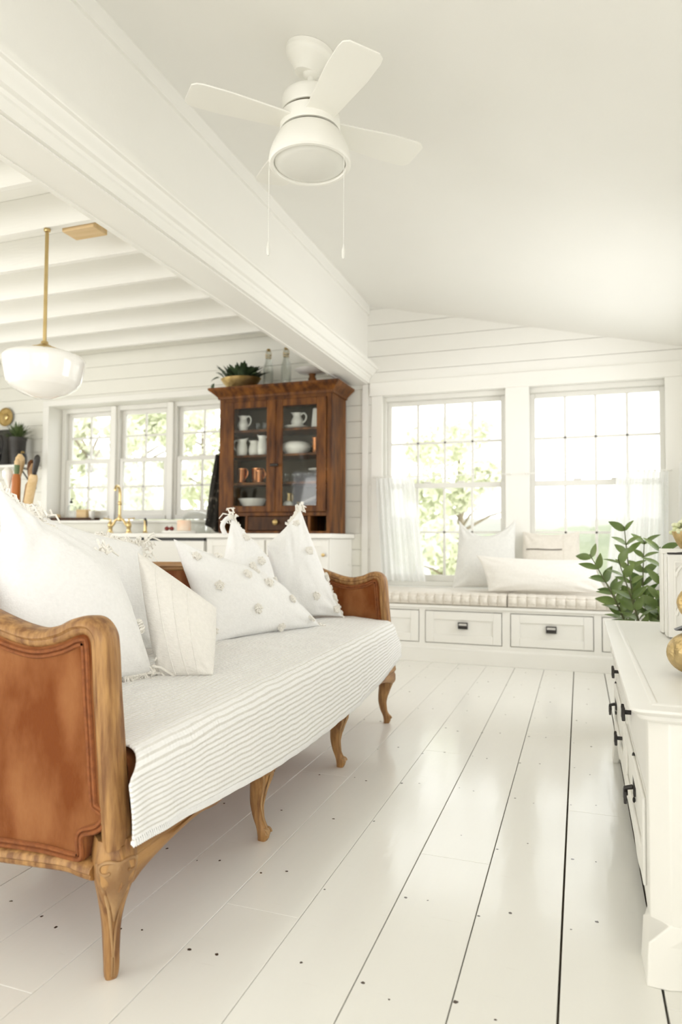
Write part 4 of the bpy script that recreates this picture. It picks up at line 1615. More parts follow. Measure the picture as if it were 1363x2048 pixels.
# ---- vessels
def jug(x, y, z, h, r, label, face=0, m='ceramic', spout=True, name='pitcher', handle=True, prof=None, group=None, cat='pitcher'):
    t = thing(name, label, cat, (x, y, z), group)
    P = prof or [(.62, 0), (.70, .03), (.66, .06), (.86, .22), (.95, .36), (.86, .52), (.66, .70), (.60, .80), (.66, .92), (.74, 1.0), (.69, 1.0), (.56, .82), (.62, .66), (.82, .40), (.5, .08), (1e-5, .07)]
    mb = MB()
    d = Vector((math.cos(face), math.sin(face), 0))
    mb.lathe([(1e-5, .0)] + [(a * r, b * h) for a, b in P], (x, y, z), 24)
    if spout:
        for i, p in enumerate(mb.v):
            v = Vector(p) - Vector((x, y, z))
            k = max(0, (v.z / h - .78) / .22)
            f = max(0, (v.xy.normalized().dot(d.xy)) if v.xy.length > 1e-4 else 0) ** 6
            v += d * r * .38 * k * f + Vector((0, 0, h * .10 * k * f))
            mb.v[i] = tuple(v + Vector((x, y, z)))
    obj('body', mb, m, t, angle=60)
    if handle:
        c = Vector((x, y, z))
        mb = MB()
        mb.tube(smooth_path([c - d * r * .62 + Vector((0, 0, h * .90)), c - d * r * 1.05 + Vector((0, 0, h * .98)), c - d * r * 1.42 + Vector((0, 0, h * .78)), c - d * r * 1.30 + Vector((0, 0, h * .50)), c - d * r * .90 + Vector((0, 0, h * .32))], 5), r * .12, 8)
        obj('handle', mb, m, t)
    return t


def simple(name, label, cat, prof, c, m, group=None, n=28, sx=1, sy=1, axis=None):
    mb = MB()
    mb.lathe(prof, c, n, axis, sx, sy)
    return tag(obj(name, mb, m, None, origin=c, angle=45), label, cat, group)


# ================================================================== HUTCH
HX0, HX1, HF, HB = -2.957, -1.915, 5.25, 5.585
HZ = KT + .001
hutch = thing('hutch', 'dark wooden hutch with two glazed doors standing on the kitchen counter', 'cabinet', ((HX0 + HX1) / 2, (HF + HB) / 2, HZ))
mb = MB()
mb.box(HX0, HX0 + .03, HF + .002, HB, HZ, 2.14)
mb.box(HX1 - .03, HX1, HF + .002, HB, HZ, 2.14)
mb.box(HX0 + .03, HX1 - .03, HF + .002, HB, 2.10, 2.14)
mb.box(HX0 + .03, HX1 - .03, HF + .002, HB, HZ, HZ + .02)
mb.box(HX0 + .03, HX1 - .03, HF + .002, HB, 1.135, 1.20)
# face frame
mb.box(HX0, HX0 + .055, HF - .02, HF + .002, HZ, 2.14)
mb.box(HX1 - .045, HX1, HF - .02, HF + .002, HZ, 2.14)
mb.box(HX0 + .055, HX1 - .045, HF - .02, HF + .002, 2.105, 2.14)
mb.box(HX0 + .055, HX1 - .045, HF - .02, HF + .002, 1.118, 1.150)
mb.box(HX0 + .055, HX1 - .045, HF - .02, HF + .002, HZ, HZ + .022)
for xx in (-2.69, -2.115):
    mb.box(xx - .012, xx + .012, HF - .018, HB - .02, HZ + .02, 1.135)
obj('carcass', mb, 'walnut', hutch, bevel=.003)
mb = MB()
cor = [(0, 2.135), (.012, 2.135), (.016, 2.155), (.03, 2.168), (.052, 2.19), (.072, 2.205), (.078, 2.212), (.078, 2.228), (0, 2.23)]
ring = [(HX0, HB), (HX0, HF - .02), (HX1, HF - .02), (HX1, HB)]
vs, fs = [], []
k = len(cor)
sgn = [(-1, 0), (-1, -1), (1, -1), (1, 0)]
for (x, y), (sx_, sy_) in zip(ring, sgn):
    for a, z in cor:
        vs.append((x + sx_ * a, y + sy_ * a, z))
for i in range(3):
    for j in range(k):
        fs.append((i * k + j, i * k + (j + 1) % k, (i + 1) * k + (j + 1) % k, (i + 1) * k + j))
fs += [tuple(range(k)), tuple(3 * k + j for j in range(k))]
mb.add(vs, fs)
mb.box(HX0, HX1, HF - .02, HB, 2.141, 2.229)
obj('cornice', mb, 'walnut', hutch, angle=25)
mb = MB()
mb.box(HX0 + .03, HX1 - .03, HB - .014, HB - .001, HZ + .02, 2.10)
obj('back_panel', mb, 'hutch_back', hutch)
SH = [1.868, 1.650, 1.410]
for z in SH:
    mb = MB()
    mb.box(HX0 + .031, HX1 - .031, HF + .03, HB - .015, z - .02, z)
    obj('shelf', mb, 'walnut', hutch, bevel=.002)
for i, (a, b, g) in enumerate(((-2.900, -2.432, (-2.812, -2.500)), (-2.428, -1.962, (-2.352, -2.046)))):
    mb = MB()
    z0, z1, gz0, gz1 = 1.152, 2.104, 1.205, 2.045
    mb.box(a, g[0], HF - .034, HF - .021, z0, z1)
    mb.box(g[1], b, HF - .034, HF - .021, z0, z1)
    mb.box(g[0], g[1], HF - .034, HF - .021, z0, gz0)
    mb.box(g[0], g[1], HF - .034, HF - .021, gz1, z1)
    if i == 1:
        mb.box(-2.436, -2.414, HF - .042, HF - .034, z0, z1)
    d_ = obj('door', mb, 'walnut', hutch, bevel=.003)
    mb = MB()
    mb.box(g[0] - .008, g[1] + .008, HF - .029, HF - .026, gz0 - .008, gz1 + .008)
    obj('glass_pane', mb, 'glass', d_)
    if i == 1:
        mb = MB()
        mb.tube([(-2.41, HF - .04, 1.545), (-2.41, HF - .065, 1.545)], .009, 10)
        mb.tube([(-2.445, HF - .068, 1.545), (-2.375, HF - .068, 1.545)], [.012, .012], 10)
        obj('latch', mb, 'black_iron', d_)
mb = MB()
mb.box(-2.672, -2.133, HF - .022, HF + .20, HZ + .026, 1.114)
d_ = obj('drawer', mb, 'walnut_dark', hutch, bevel=.003)
mb = MB()
mb.lathe([(1e-5, 0), (.012, 0), (.010, .014), (.022, .024), (.024, .034), (.012, .044), (1e-5, .046)], (-2.405, HF - .023, 1.065), 16, Matrix.Rotation(R(90), 3, 'X'))
obj('knob', mb, 'old_brass', d_)

HY = HF + .10
# left door, top shelf down
jug(-2.79, HY, 1.869, .135, .052, 'white pitcher on the top shelf behind the left hutch door', PI, group=None)
for i, (dx, dz) in enumerate(((-.05, 0), (.02, 0), (.085, 0))):
    mb = MB()
    mb.lathe([(1e-5, .0), (.026, .0), (.03, .01), (.033, .08), (.030, .08), (.027, .012), (1e-5, .010)], (-2.635 + dx, HY + .08, 1.869), 18)
    tag(obj('drinking_glass', mb, 'ware_glass', None, origin=(-2.635 + dx, HY + .08, 1.869)), 'clear glass tumbler in the row on the top shelf behind the left hutch door', 'glass', 'glass tumblers on the hutch top shelf')
TP = [(.72, 0), (.78, .03), (.86, .20), (.90, .36), (.82, .58), (.64, .80), (.62, .88), (.70, 1.0), (.64, 1.0), (.55, .86), (.70, .6), (.6, .1), (1e-5, .08)]
jug(-2.80, HY, 1.651, .145, .058, 'white pitcher with long lip at the left of the second shelf in the hutch', 0, prof=TP)
jug(-2.685, HY + .01, 1.651, .13, .056, 'middle white pitcher of three on the second hutch shelf', PI, prof=TP)
jug(-2.588, HY - .03, 1.651, .165, .05, 'tall white ewer with raised spout beside the hutch centre stile', PI, prof=TP)
CP = [(.92, 0), (.96, .03), (.96, .90), (1.0, .92), (1.0, 1.0), (.94, 1.0), (.92, .06), (1e-5, .05)]
for x, dy, h, r, lab in ((-2.80, 0, .128, .040, 'tall copper mug at the left of the third hutch shelf'), (-2.675, .05, .132, .052, 'large copper mug in the middle of the third hutch shelf'), (-2.615, -.02, .105, .038, 'smaller copper mug in front of the large copper mug')):
    jug(x, HY + dy, 1.411, h, r, lab, PI, 'copper', False, 'copper_mug', True, CP, 'copper mugs in the hutch', 'mug')
simple('serving_bowl', 'oval white serving bowl at the bottom of the left hutch door', 'bowl', [(1e-5, 0), (.07, 0), (.078, .01), (.098, .055), (.112, .072), (.106, .074), (.09, .05), (.07, .016), (1e-5, .014)], (-2.69, HY, 1.201), 'ceramic', sx=1.2)
# right door
simple('saucer', 'white plate under the small pitcher behind the right hutch door', 'plate', [(1e-5, 0), (.05, 0), (.095, .014), (.10, .02), (.094, .02), (.05, .006), (1e-5, .006)], (-2.285, HY, 1.869), 'ceramic')
jug(-2.275, HY, 1.877, .125, .058, 'small white pitcher standing on a plate behind the right hutch door', PI)
mb = MB()
mb.prism([(-2.15, 1.869), (-2.06, 1.869), (-2.07, 2.04), (-2.135, 2.04)], 'xz', HY, HY + .07)
tag(obj('white_canister', mb, 'ceramic', None, origin=(-2.105, HY + .03, 1.869), bevel=.01), 'tall white canister at the right edge of the top hutch shelf', 'canister')
simple('tureen', 'wide white tureen on the second shelf behind the right hutch door', 'bowl', [(1e-5, 0), (.085, 0), (.095, .012), (.12, .04), (.122, .065), (.11, .09), (.085, .10), (.08, .104), (.075, .10), (1e-5, .1)], (-2.29, HY + .02, 1.651), 'ceramic', sx=1.05)
for k in range(4):
    simple('copper_cup', ['lowest', 'second lowest', 'second highest', 'topmost'][k] + ' pinkish copper cup in the stack at the right of the second hutch shelf', 'cup', [(1e-5, 0), (.030, 0), (.036, .028), (.038, .034), (.034, .034), (.028, .004), (1e-5, .004)], (-2.115, HY + .03, 1.651 + k * .0345), 'copper', 'stacked copper cups in the hutch', 20)
GP = [(1e-5, 0), (.022, 0), (.022, .004), (.007, .012), (.006, .026), (.018, .036), (.025, .054), (.025, .070), (.022, .070), (.022, .054), (.015, .04), (1e-5, .036)]
egg = simple('egg_cup', 'small clear egg cup in the row on the third shelf of the hutch', 'egg cup', GP, (-2.36, HY - .01, 1.411), 'ware_glass', 'glass egg cups in the hutch', 16)
for k in range(1, 6):
    copy_thing(egg, (-2.36 + .052 * k, HY - .01 + (.03 if k % 2 else 0), 1.411), None)
simple('cake_plate', 'white footed plate raised above the glass egg cups in the hutch', 'plate', [(1e-5, 0), (.035, 0), (.03, .008), (.012, .02), (.010, .085), (.03, .098), (.085, .104), (.09, .118), (.082, .118), (.04, .108), (1e-5, .106)], (-2.115, HY + .10, 1.411), 'ceramic')
jug(-2.375, HY + .07, 1.201, .12, .022, 'slim brass jug at the bottom left of the right hutch door', PI, 'brass', True, 'brass_jug', True, TP)
simple('butter_dish', 'small white lidded dish in front of the slim brass jug', 'dish', [(1e-5, 0), (.042, 0), (.046, .008), (.042, .014), (.040, .034), (.025, .046), (.006, .05), (1e-5, .055)], (-2.345, HY - .02, 1.201), 'ceramic', n=24)
simple('brass_cup', 'tiny brass cup between the white dish and the leaning platter in the hutch', 'cup', [(1e-5, 0), (.014, 0), (.010, .008), (.018, .03), (.020, .04), (.017, .04), (1e-5, .01)], (-2.262, HY + .01, 1.201), 'old_brass', n=16)
simple('platter', 'white oval platter tilted up at the bottom right of the hutch', 'plate', [(1e-5, 0), (.05, 0), (.10, .018), (.112, .03), (.104, .032), (.05, .012), (1e-5, .010)], (-2.145, HY + .02, 1.243), 'ceramic', axis=Matrix.Rotation(R(-20), 3, 'Y') @ Matrix.Rotation(R(14), 3, 'X'), sx=1.0, sy=.9)

# on top of the hutch
HT = 2.231
pl = thing('potted_plant', 'leafy dark plant in a wide brass planter on the hutch top', 'plant', (-2.845, 5.40, HT))
mb = MB()
mb.lathe([(1e-5, 0), (.115, 0), (.118, .012), (.108, .022), (.125, .045), (.155, .078), (.175, .108), (.182, .118), (.175, .118), (.15, .08), (1e-5, .075)], (-2.845, 5.40, HT), 40, None, 1.05, .75)
obj('planter', mb, 'old_brass', pl)
q = random.Random(4)
mb = MB()


def leaf_blade(mb, p, d, n_, L, W, curl=.2, k=6):
    d = d.normalized()
    s = d.cross(n_)
    s = s.normalized() if s.length > 1e-4 else d.orthogonal().normalized()
    n_ = s.cross(d)
    vs = []
    for i in range(k + 1):
        t = i / k
        wv = W * math.sin(PI * min(1, t ** .8 * .97 + .015)) ** .85
        c = p + d * L * t - n_ * curl * L * t * t
        vs += [c - s * wv * .5 + n_ * wv * .12, c, c + s * wv * .5 + n_ * wv * .12]
    fs = []
    for i in range(k):
        for j in (0, 1):
            a = i * 3 + j
            fs.append((a, a + 1, a + 4, a + 3))
    mb.add(vs, fs)


for k in range(90):
    a = q.uniform(0, 2 * PI)
    rr = q.uniform(.02, .15)
    p = Vector((-2.845 + rr * math.cos(a), 5.40 + rr * .7 * math.sin(a), HT + .10))
    d = Vector((math.cos(a) * q.uniform(.3, 1), math.sin(a) * .6, q.uniform(.5, 1.6)))
    leaf_blade(mb, p + d.normalized() * .02, d, Vector((0, 0, 1)), q.uniform(.08, .15), q.uniform(.04, .065), q.uniform(.1, .5))
for (x, y, z, dx, dz) in ((-3.02, 5.33, HT + .13, -.8, -.1), (-3.07, 5.32, HT + .08, -.3, -1), (-2.72, 5.32, HT + .12, .6, .3)):
    leaf_blade(mb, Vector((x, y, z)), Vector((dx, -.2, dz)), Vector((0, -.6, .8)), .09, .045, .3)
obj('foliage', mb, 'leaf_dark', pl, recalc=False)
BP = [(1e-5, 0), (.043, 0), (.046, .006), (.046, .19), (.040, .225), (.030, .26), (.024, .29), (.023, .335), (.027, .34), (.027, .35), (.020, .35), (.018, .29), (.026, .25), (.040, .20), (.041, .012), (1e-5, .010)]
for x, lab in ((-2.585, 'tall clear glass bottle with wire collar beside the brass planter on the hutch'), (-2.415, 'tall clear glass bottle with wire collar nearer the cake stand on the hutch')):
    t = thing('glass_bottle', lab, 'bottle', (x, 5.42, HT), 'glass bottles on the hutch')
    mb = MB()
    mb.lathe(BP, (x, 5.42, HT), 24)
    obj('bottle_body', mb, 'ware_glass', t)
    mb = MB()
    for zz in (.292, .315):
        mb.tube([(x + .025 * math.cos(a), 5.42 + .025 * math.sin(a), HT + zz) for a in [2 * PI * i / 16 for i in range(16)]], .003, 5, closed=True)
    mb.tube([(x + .026, 5.42, HT + .30), (x + .03, 5.42, HT + .33), (x, 5.42, HT + .365), (x - .03, 5.42, HT + .33), (x - .026, 5.42, HT + .30)], .002, 5)
    mb.lathe([(1e-5, .352), (.019, .352), (.016, .37), (1e-5, .372)], (x, 5.42, HT), 12)
    obj('wire_stopper', mb, 'old_brass', t)
cs = thing('cake_stand', 'white cake plate on a turned wooden foot on top of the hutch', 'cake stand', (-2.16, 5.40, HT))
mb = MB()
mb.lathe([(1e-5, 0), (.05, 0), (.052, .008), (.035, .018), (.026, .034), (.032, .05), (.036, .066), (.028, .088), (.028, .10), (.034, .112), (1e-5, .112)], (-2.16, 5.40, HT), 24)
obj('foot', mb, 'walnut', cs)
mb = MB()
mb.lathe([(1e-5, .113), (.05, .113), (.13, .130), (.15, .145), (.143, .147), (.05, .124), (1e-5, .122)], (-2.16, 5.40, HT), 36)
obj('plate', mb, 'ceramic', cs)

# dark apron hanging on the hutch side
ap = thing('apron', 'dark patterned apron hanging from the left side of the hutch', 'apron', (-3.01, 5.28, 1.66))
mb = MB()


def apf(u, v):
    wd = .035 + .085 * v ** 1.3
    x = -2.975 - .115 * v * (1 - u) ** .8 - .004
    y = 5.27 + .12 * (u - .5) + .02 * math.sin(u * 14 + 2 * v) * (.3 + v)
    z = 1.66 - .64 * v + .12 * v * (u - .4) * -1
    return (x - .012 * math.sin(u * 11 + 4 * v) * v, y, max(z, KT + .01))


mb.grid(apf, 30, 30)
obj('cloth', mb, 'dark_cloth', ap, angle=180, solid=.006)
mb = MB()
mb.tube([(-2.958, 5.28, 1.69), (-2.985, 5.28, 1.69), (-2.99, 5.28, 1.71)], .005, 6)
mb.tube([(-2.985, 5.25, 1.62), (-2.98, 5.28, 1.69), (-2.985, 5.31, 1.62)], .004, 6)
obj('hook', mb, 'black_iron', ap)

# counter things
dome = thing('glass_cloche', 'clear glass dome bowl on the counter behind the pink candle', 'glass', (-3.33, 5.40, KT))
mb = MB()
mb.lathe([(.130, .002), (.138, .03), (.140, .07), (.136, .12), (.118, .165), (.08, .195), (.03, .207), (1e-5, .209)], (-3.34, 5.495, KT), 36)
obj('dome', mb, 'ware_glass', dome)
cd = thing('candle', 'pink and cream jar candle in front of the glass dome', 'candle', (-3.27, 5.18, KT))
mb = MB()
mb.lathe([(1e-5, .022), (.058, .022), (.060, .03), (.060, .11), (.054, .115), (1e-5, .112)], (-3.27, 5.18, KT), 26)
obj('wax', mb, 'wax', cd)
mb = MB()
mb.tube([(-3.27, 5.18, KT + .112), (-3.268, 5.18, KT + .125)], .002, 5)
obj('wick', mb, 'black_iron', cd)
simple('round_board', 'thin pale round board under the candle on the counter', 'tray', [(1e-5, 0), (.145, 0), (.15, .006), (.15, .014), (.145, .02), (1e-5, .02)], (-3.33, 5.2, KT + .001), 'ceramic', n=36)
for x, y, lab in ((-3.43, 5.16, 'left dark red fruit beside the candle'), (-3.375, 5.15, 'right dark red fruit, the one touching the candle')):
    t = thing('fruit', lab, 'fruit', (x, y, KT + .021))
    mb = MB()
    mb.ell((x, y, KT + .041), (.021, .021, .019), 14, 10)
    obj('flesh', mb, 'berry', t)
    mb = MB()
    mb.tube([(x, y, KT + .058), (x + .006, y, KT + .07)], .0015, 5)
    obj('stalk', mb, 'stem', t)
# tray with soaps on the window sill
SZ = 1.1005
tr = thing('wooden_tray', 'weathered dark wooden tray on the kitchen window sill', 'tray', (-4.92, 5.73, SZ))
mb = MB()
mb.box(-5.17, -4.66, 5.66, 5.80, SZ, SZ + .014)
mb.box(-5.17, -4.66, 5.66, 5.668, SZ + .014, SZ + .03)
mb.box(-5.17, -4.66, 5.792, 5.80, SZ + .014, SZ + .03)
obj('tray_board', mb, 'walnut_dark', tr, bevel=.002)
t = thing('soap_bottle', 'clear soap bottle with a black pump on the wooden tray', 'bottle', (-4.965, 5.73, SZ + .015))
z = SZ + .0155
mb = MB()
mb.lathe([(1e-5, 0), (.036, 0), (.038, .01), (.038, .12), (.030, .14), (.014, .15), (.014, .165), (1e-5, .165)], (-4.965, 5.73, z), 20)
obj('bottle_body', mb, 'ware_glass', t)
mb = MB()
mb.lathe([(1e-5, .165), (.015, .165), (.015, .185), (.006, .19), (.005, .215), (1e-5, .215)], (-4.965, 5.73, z), 12)
mb.tube([(-4.965, 5.73, z + .213), (-4.93, 5.715, z + .21)], .005, 6)
obj('pump', mb, 'black_iron', t)
mb = MB()
mb.box(-4.87, -4.745, 5.69, 5.77, z, z + .10)
tag(obj('soap_block', mb, 'raw_wood', None, origin=(-4.81, 5.73, z), bevel=.008), 'tan block of soap on the wooden tray in front of the window', 'soap')
mb = MB()
mb.lathe([(1e-5, 0), (.022, 0), (.026, .03), (.022, .05), (1e-5, .052)], (-5.13, 5.73, z), 16)
tag(obj('pumice_stone', mb, 'raw_wood', None, origin=(-5.13, 5.73, z)), 'small tan pot at the left end of the wooden tray', 'pot')
simple('white_cup', 'small bright white cup at the right end of the wooden tray', 'cup', [(1e-5, 0), (.024, 0), (.03, .06), (.032, .085), (.028, .085), (1e-5, .02)], (-4.705, 5.73, z), 'ceramic', n=18)

# ---- shelf on the far kitchen wall
sh = thing('wall_shelf', 'white wall shelf with black iron brackets left of the kitchen windows', 'shelf', (-5.65, 5.52, 1.66))
mb = MB()
mb.box(-6.4, -5.275, 5.38, YB - .001, 1.635, 1.662)
obj('shelf_board', mb, 'trim_paint', sh, bevel=.003)
for x in (-5.36, -6.2):
    mb = MB()
    mb.box(x - .012, x + .012, YB - .014, YB - .001, 1.43, 1.634)
    mb.box(x - .012, x + .012, 5.42, YB - .014, 1.622, 1.634)
    mb.tube(smooth_path([(x, YB - .012, 1.47), (x, 5.58, 1.49), (x, 5.52, 1.55), (x, 5.45, 1.62)], 5), .008, 8)
    obj('bracket', mb, 'black_iron', sh)
zs = 1.6625
mb = MB()
mb.box(-6.15, -5.53, 5.58, 5.62, zs, zs + .40)
tag(obj('dark_board', mb, 'black_iron', None, origin=(-5.85, 5.5, zs), bevel=.01), 'tall dark board leaning at the back of the wall shelf', 'board')
jug(-5.70, 5.44, zs, .32, .068, 'tall black jug on the wall shelf in front of the dark board', PI, 'black_iron', name='black_jug')
t = thing('potted_herb', 'feathery green herb in a dark pot at the end of the wall shelf', 'plant', (-5.44, 5.475, zs))
mb = MB()
mb.lathe([(1e-5, 0), (.06, 0), (.066, .02), (.085, .25), (.092, .26), (.092, .285), (.08, .285), (1e-5, .26)], (-5.44, 5.475, zs), 22)
obj('pot', mb, 'black_iron', t)
mb = MB()
for k in range(150):
    a, e = q.uniform(0, 2 * PI), q.uniform(.1, 1.4)
    d = Vector((math.cos(a) * math.cos(e), math.sin(a) * math.cos(e) * .7, math.sin(e)))
    leaf_blade(mb, Vector((-5.44, 5.475, zs + .27)) + d * .03, d, Vector((0, 0, 1)), q.uniform(.10, .165), .015, q.uniform(-.1, .3), 4)
obj('foliage', mb, 'herb', t, recalc=False)
t = thing('stoneware_crock', 'small dark two-tone crock at the front of the wall shelf', 'crock', (-5.43, 5.405, zs))
mb = MB()
mb.lathe([(1e-5, 0), (.036, 0), (.042, .02), (.043, .08), (.036, .10), (.038, .11), (1e-5, .11)], (-5.315, 5.42, zs), 18)
obj('body', mb, 'black_iron', t)
mb = MB()
mb.ell((-5.315, 5.42, zs + .122), (.018, .018, .014), 12, 8)
obj('lid_knob', mb, 'old_brass', t)
t = thing('brass_plate', 'round brass plate hung on the wall above the shelf', 'plate', (-5.78, YB - .02, 2.22))
mb = MB()
mb.lathe([(1e-5, 0), (.05, .002), (.085, .004), (.095, .014), (.10, .014), (.09, -.002), (1e-5, -.004)], (-5.76, YB - .015, 2.205), 28, Matrix.Rotation(R(90), 3, 'X'))
obj('dish', mb, 'old_brass', t)
mb = MB()
mb.ell((-5.76, YB - .022, 2.205), (.035, .012, .035), 16, 8)
obj('boss', mb, 'brass', t)

# ---- island with a crock of wooden tools, mostly hidden by the settee pillows
isl = thing('kitchen_island', 'white kitchen island hidden behind the nearest settee pillows', 'kitchen island', (-3.85, 3.75, 0))
mb = MB()
mb.box(-4.3, -3.45, 3.45, 4.05, .08, .88)
mb.box(-4.25, -3.5, 3.5, 4.0, 0, .08)
obj('carcass', mb, 'cabinet_paint', isl, bevel=.003)
mb = MB()
mb.box(-4.35, -3.40, 3.40, 4.10, .881, .915)
obj('worktop', mb, 'oak_pale', isl, bevel=.004)
cx, cy, cz = -3.555, 3.62, .916
cr = thing('utensil_crock', 'white crock full of wooden tools behind the nearest settee pillow', 'crock', (cx, cy, cz))
mb = MB()
mb.lathe([(1e-5, 0), (.075, 0), (.082, .01), (.088, .10), (.088, .20), (.094, .215), (.094, .235), (.084, .235), (.08, .20), (.076, .02), (1e-5, .015)], (cx, cy, cz), 28)
obj('body', mb, 'ceramic', cr)
mb = MB()
mb.tube([(cx + .088, cy - .01, cz + .16), (cx + .125, cy - .02, cz + .20), (cx + .085, cy - .01, cz + .215)], .012, 8)
obj('handle', mb, 'ceramic', cr)


def tool(name, lab, cat, bx, by, d, L, segs):
    p0 = Vector((cx + bx, cy + by, cz + .02))
    d = Vector(d).normalized()
    t = thing(name, lab, cat, tuple(p0), None)
    for nm, m_, pr in segs:
        mb = MB()
        pts = [p0 + d * (L * s_) for s_, r_ in pr]
        mb.tube(pts, [r_ for s_, r_ in pr], 12)
        obj(nm, mb, m_, t)


tool('rolling_pin', 'pale rolling pin with a black handle leaning right in the crock', 'rolling pin', .01, 0, (.26, -.03, 1), .56, [('barrel', 'raw_wood', [(0, .026), (.05, .03), (.72, .03), (.76, .022)]), ('handle', 'black_iron', [(.76, .011), (.80, .017), (.93, .021), (.98, .017), (1, .006)])])
tool('rolling_pin', 'pale plain rolling pin beside the black-handled one in the crock', 'rolling pin', -.02, .03, (.17, 0, 1), .50, [('barrel', 'oak_pale', [(0, .022), (.05, .025), (.70, .025), (.74, .016)]), ('handle', 'oak_pale', [(.74, .012), (.82, .018), (.92, .019), (1, .006)])])
tool('rolling_pin', 'rolling pin with green and orange painted handle in the crock', 'rolling pin', -.03, -.03, (.06, -.02, 1), .52, [('barrel', 'orange_paint', [(0, .024), (.05, .028), (.74, .028), (.80, .020)]), ('handle', 'green_paint', [(.80, .015), (.84, .018), (.92, .018)]), ('knob', 'raw_wood', [(.92, .017), (.96, .019), (1.0, .008)])])
tool('wooden_spoon', 'round-ended tan wooden spoon standing tallest in the crock', 'spoon', -.035, .02, (-.02, .02, 1), .56, [('handle', 'raw_wood', [(0, .008), (.72, .009), (.80, .02)]), ('bowl', 'raw_wood', [(.80, .02), (.88, .031), (.95, .03), (1, .012)])])
tool('wooden_spoon', 'dark wooden spoon between the rolling pins in the crock', 'spoon', .0, .035, (.08, .02, 1), .52, [('handle', 'walnut', [(0, .008), (.74, .009), (.82, .02)]), ('bowl', 'walnut', [(.82, .02), (.9, .026), (.96, .024), (1, .01)])])
tool('wooden_spoon', 'white enamel ladle at the left edge in the crock', 'spoon', -.05, -.01, (-.14, 0, 1), .47, [('handle', 'ceramic', [(0, .008), (.72, .009), (.80, .02)]), ('bowl', 'ceramic', [(.80, .02), (.88, .036), (.95, .034), (1, .012)])])


# ================================================================== SIDEBOARD
DX, DY0, DY1, DT = .105, 1.575, 3.29, .575
sb = thing('sideboard', 'low white painted sideboard with chipped paint and black iron pulls at right', 'sideboard', (.42, 2.43, 0))
mb = MB()
# moulded top with rounded corner
edge = [(0, DT - .030), (.006, DT - .030), (.012, DT - .024), (.014, DT - .016), (.022, DT - .013), (.028, DT - .006), (.026, DT - .001), (.020, DT)]


def top_ring(off):
    x0, y0, y1, x1 = .125 - off, DY0 + .028 - off, DY1 - .028 + off, XR - .012
    r = .03
    pts = [(x1, y0), (x0 + r, y0)]
    pts += [(x0 + r - r * math.sin(a), y0 + r - r * math.cos(a)) for a in [PI / 2 * i / 6 for i in range(1, 7)]]
    pts += [(x0 + r - r * math.cos(a), y1 - r + r * math.sin(a)) for a in [PI / 2 * i / 6 for i in range(0, 7)]]
    pts += [(x1, y1)]
    return pts


vs, fs = [], []
for off, z in edge:
    vs += [(x, y, z) for x, y in top_ring(off)]
n = len(top_ring(0))
for i in range(len(edge) - 1):
    for j in range(n):
        fs.append((i * n + j, i * n + (j + 1) % n, (i + 1) * n + (j + 1) % n, (i + 1) * n + j))
fs += [tuple(range(n)), tuple((len(edge) - 1) * n + j for j in range(n))]
mb.add(vs, fs)
obj('top', mb, 'cabinet_paint', sb, angle=30)
mb = MB()
# raised bead around the top
x0, y0, y1 = .150, DY0 + .055, DY1 - .055
mb.sweep([(XR - .03, y0, DT), (x0, y0, DT), (x0, y1, DT), (XR - .03, y1, DT)], [(-.008, 0), (-.004, .004), (.004, .004), (.008, 0)], (0, 0, 1))
obj('top_bead', mb, 'cabinet_paint', sb, angle=60)
BX, BY0, BY1 = .140, 1.605, 3.20
mb = MB()
mb.box(BX + .02, XR - .02, BY0 + .03, BY1 - .03, .075, DT - .031)
mb.prism([(BX + .02, .075), (BX + .02, DT - .031), (BX + .05, DT - .031), (BX + .05, .075)], 'xz', BY0 + .02, BY1 - .02)
obj('carcass', mb, 'cabinet_paint', sb)
# corner posts with chamfer and stepped feet
for yc, s in ((BY0, 1), (BY1, -1)):
    mb = MB()
    poly = [(BX + .035, yc), (BX + .095, yc), (BX + .095, yc + s * .03), (BX + .02, yc + s * .095), (BX - .004, yc + s * .095), (BX - .004, yc + s * .035)]
    mb.prism(poly, 'xy', .10, DT - .031)
    foot = [(BX - .010, yc - s * .006), (BX + .03, yc - s * .008), (BX + .075, yc - s * .006), (BX + .075, yc + s * .05), (BX + .03, yc + s * .11), (BX - .012, yc + s * .11)]
    foot2 = [(BX - .016, yc - s * .016), (BX + .03, yc - s * .018), (BX + .055, yc - s * .01), (BX + .06, yc + s * .04), (BX + .0, yc + s * .10), (BX - .018, yc + s * .10)]
    vs = [(a, b, .125) for a, b in poly] + [(a, b, .085) for a, b in foot] + [(a, b, .0) for a, b in foot2]
    fs = [tuple(range(6)), tuple(range(12, 18))] + [(i + 6 * k, (i + 1) % 6 + 6 * k, (i + 1) % 6 + 6 * (k + 1), i + 6 * (k + 1)) for k in (0, 1) for i in range(6)]
    mb.add(vs, fs)
    obj('corner_post', mb, 'chippy_paint', sb, bevel=.003)
    mb = MB()
    mb.box(XR - .10, XR - .03, min(yc, yc + s * .06), max(yc, yc + s * .06), 0, .12)
    obj('back_foot', mb, 'cabinet_paint', sb, bevel=.003)
# end panel: frame round a sunk field
for yc, s in ((BY0, 1), (BY1, -1)):
    mb = MB()
    a, b = sorted((yc + s * .004, yc + s * .03))
    mb.box(BX + .096, BX + .15, a, b, .075, DT - .031)
    mb.box(XR - .08, XR - .02, a, b, .075, DT - .031)
    mb.box(BX + .15, XR - .08, a, b, .075, .15)
    mb.box(BX + .15, XR - .08, a, b, DT - .09, DT - .031)
    obj('end_panel', mb, 'cabinet_paint', sb, bevel=.003)
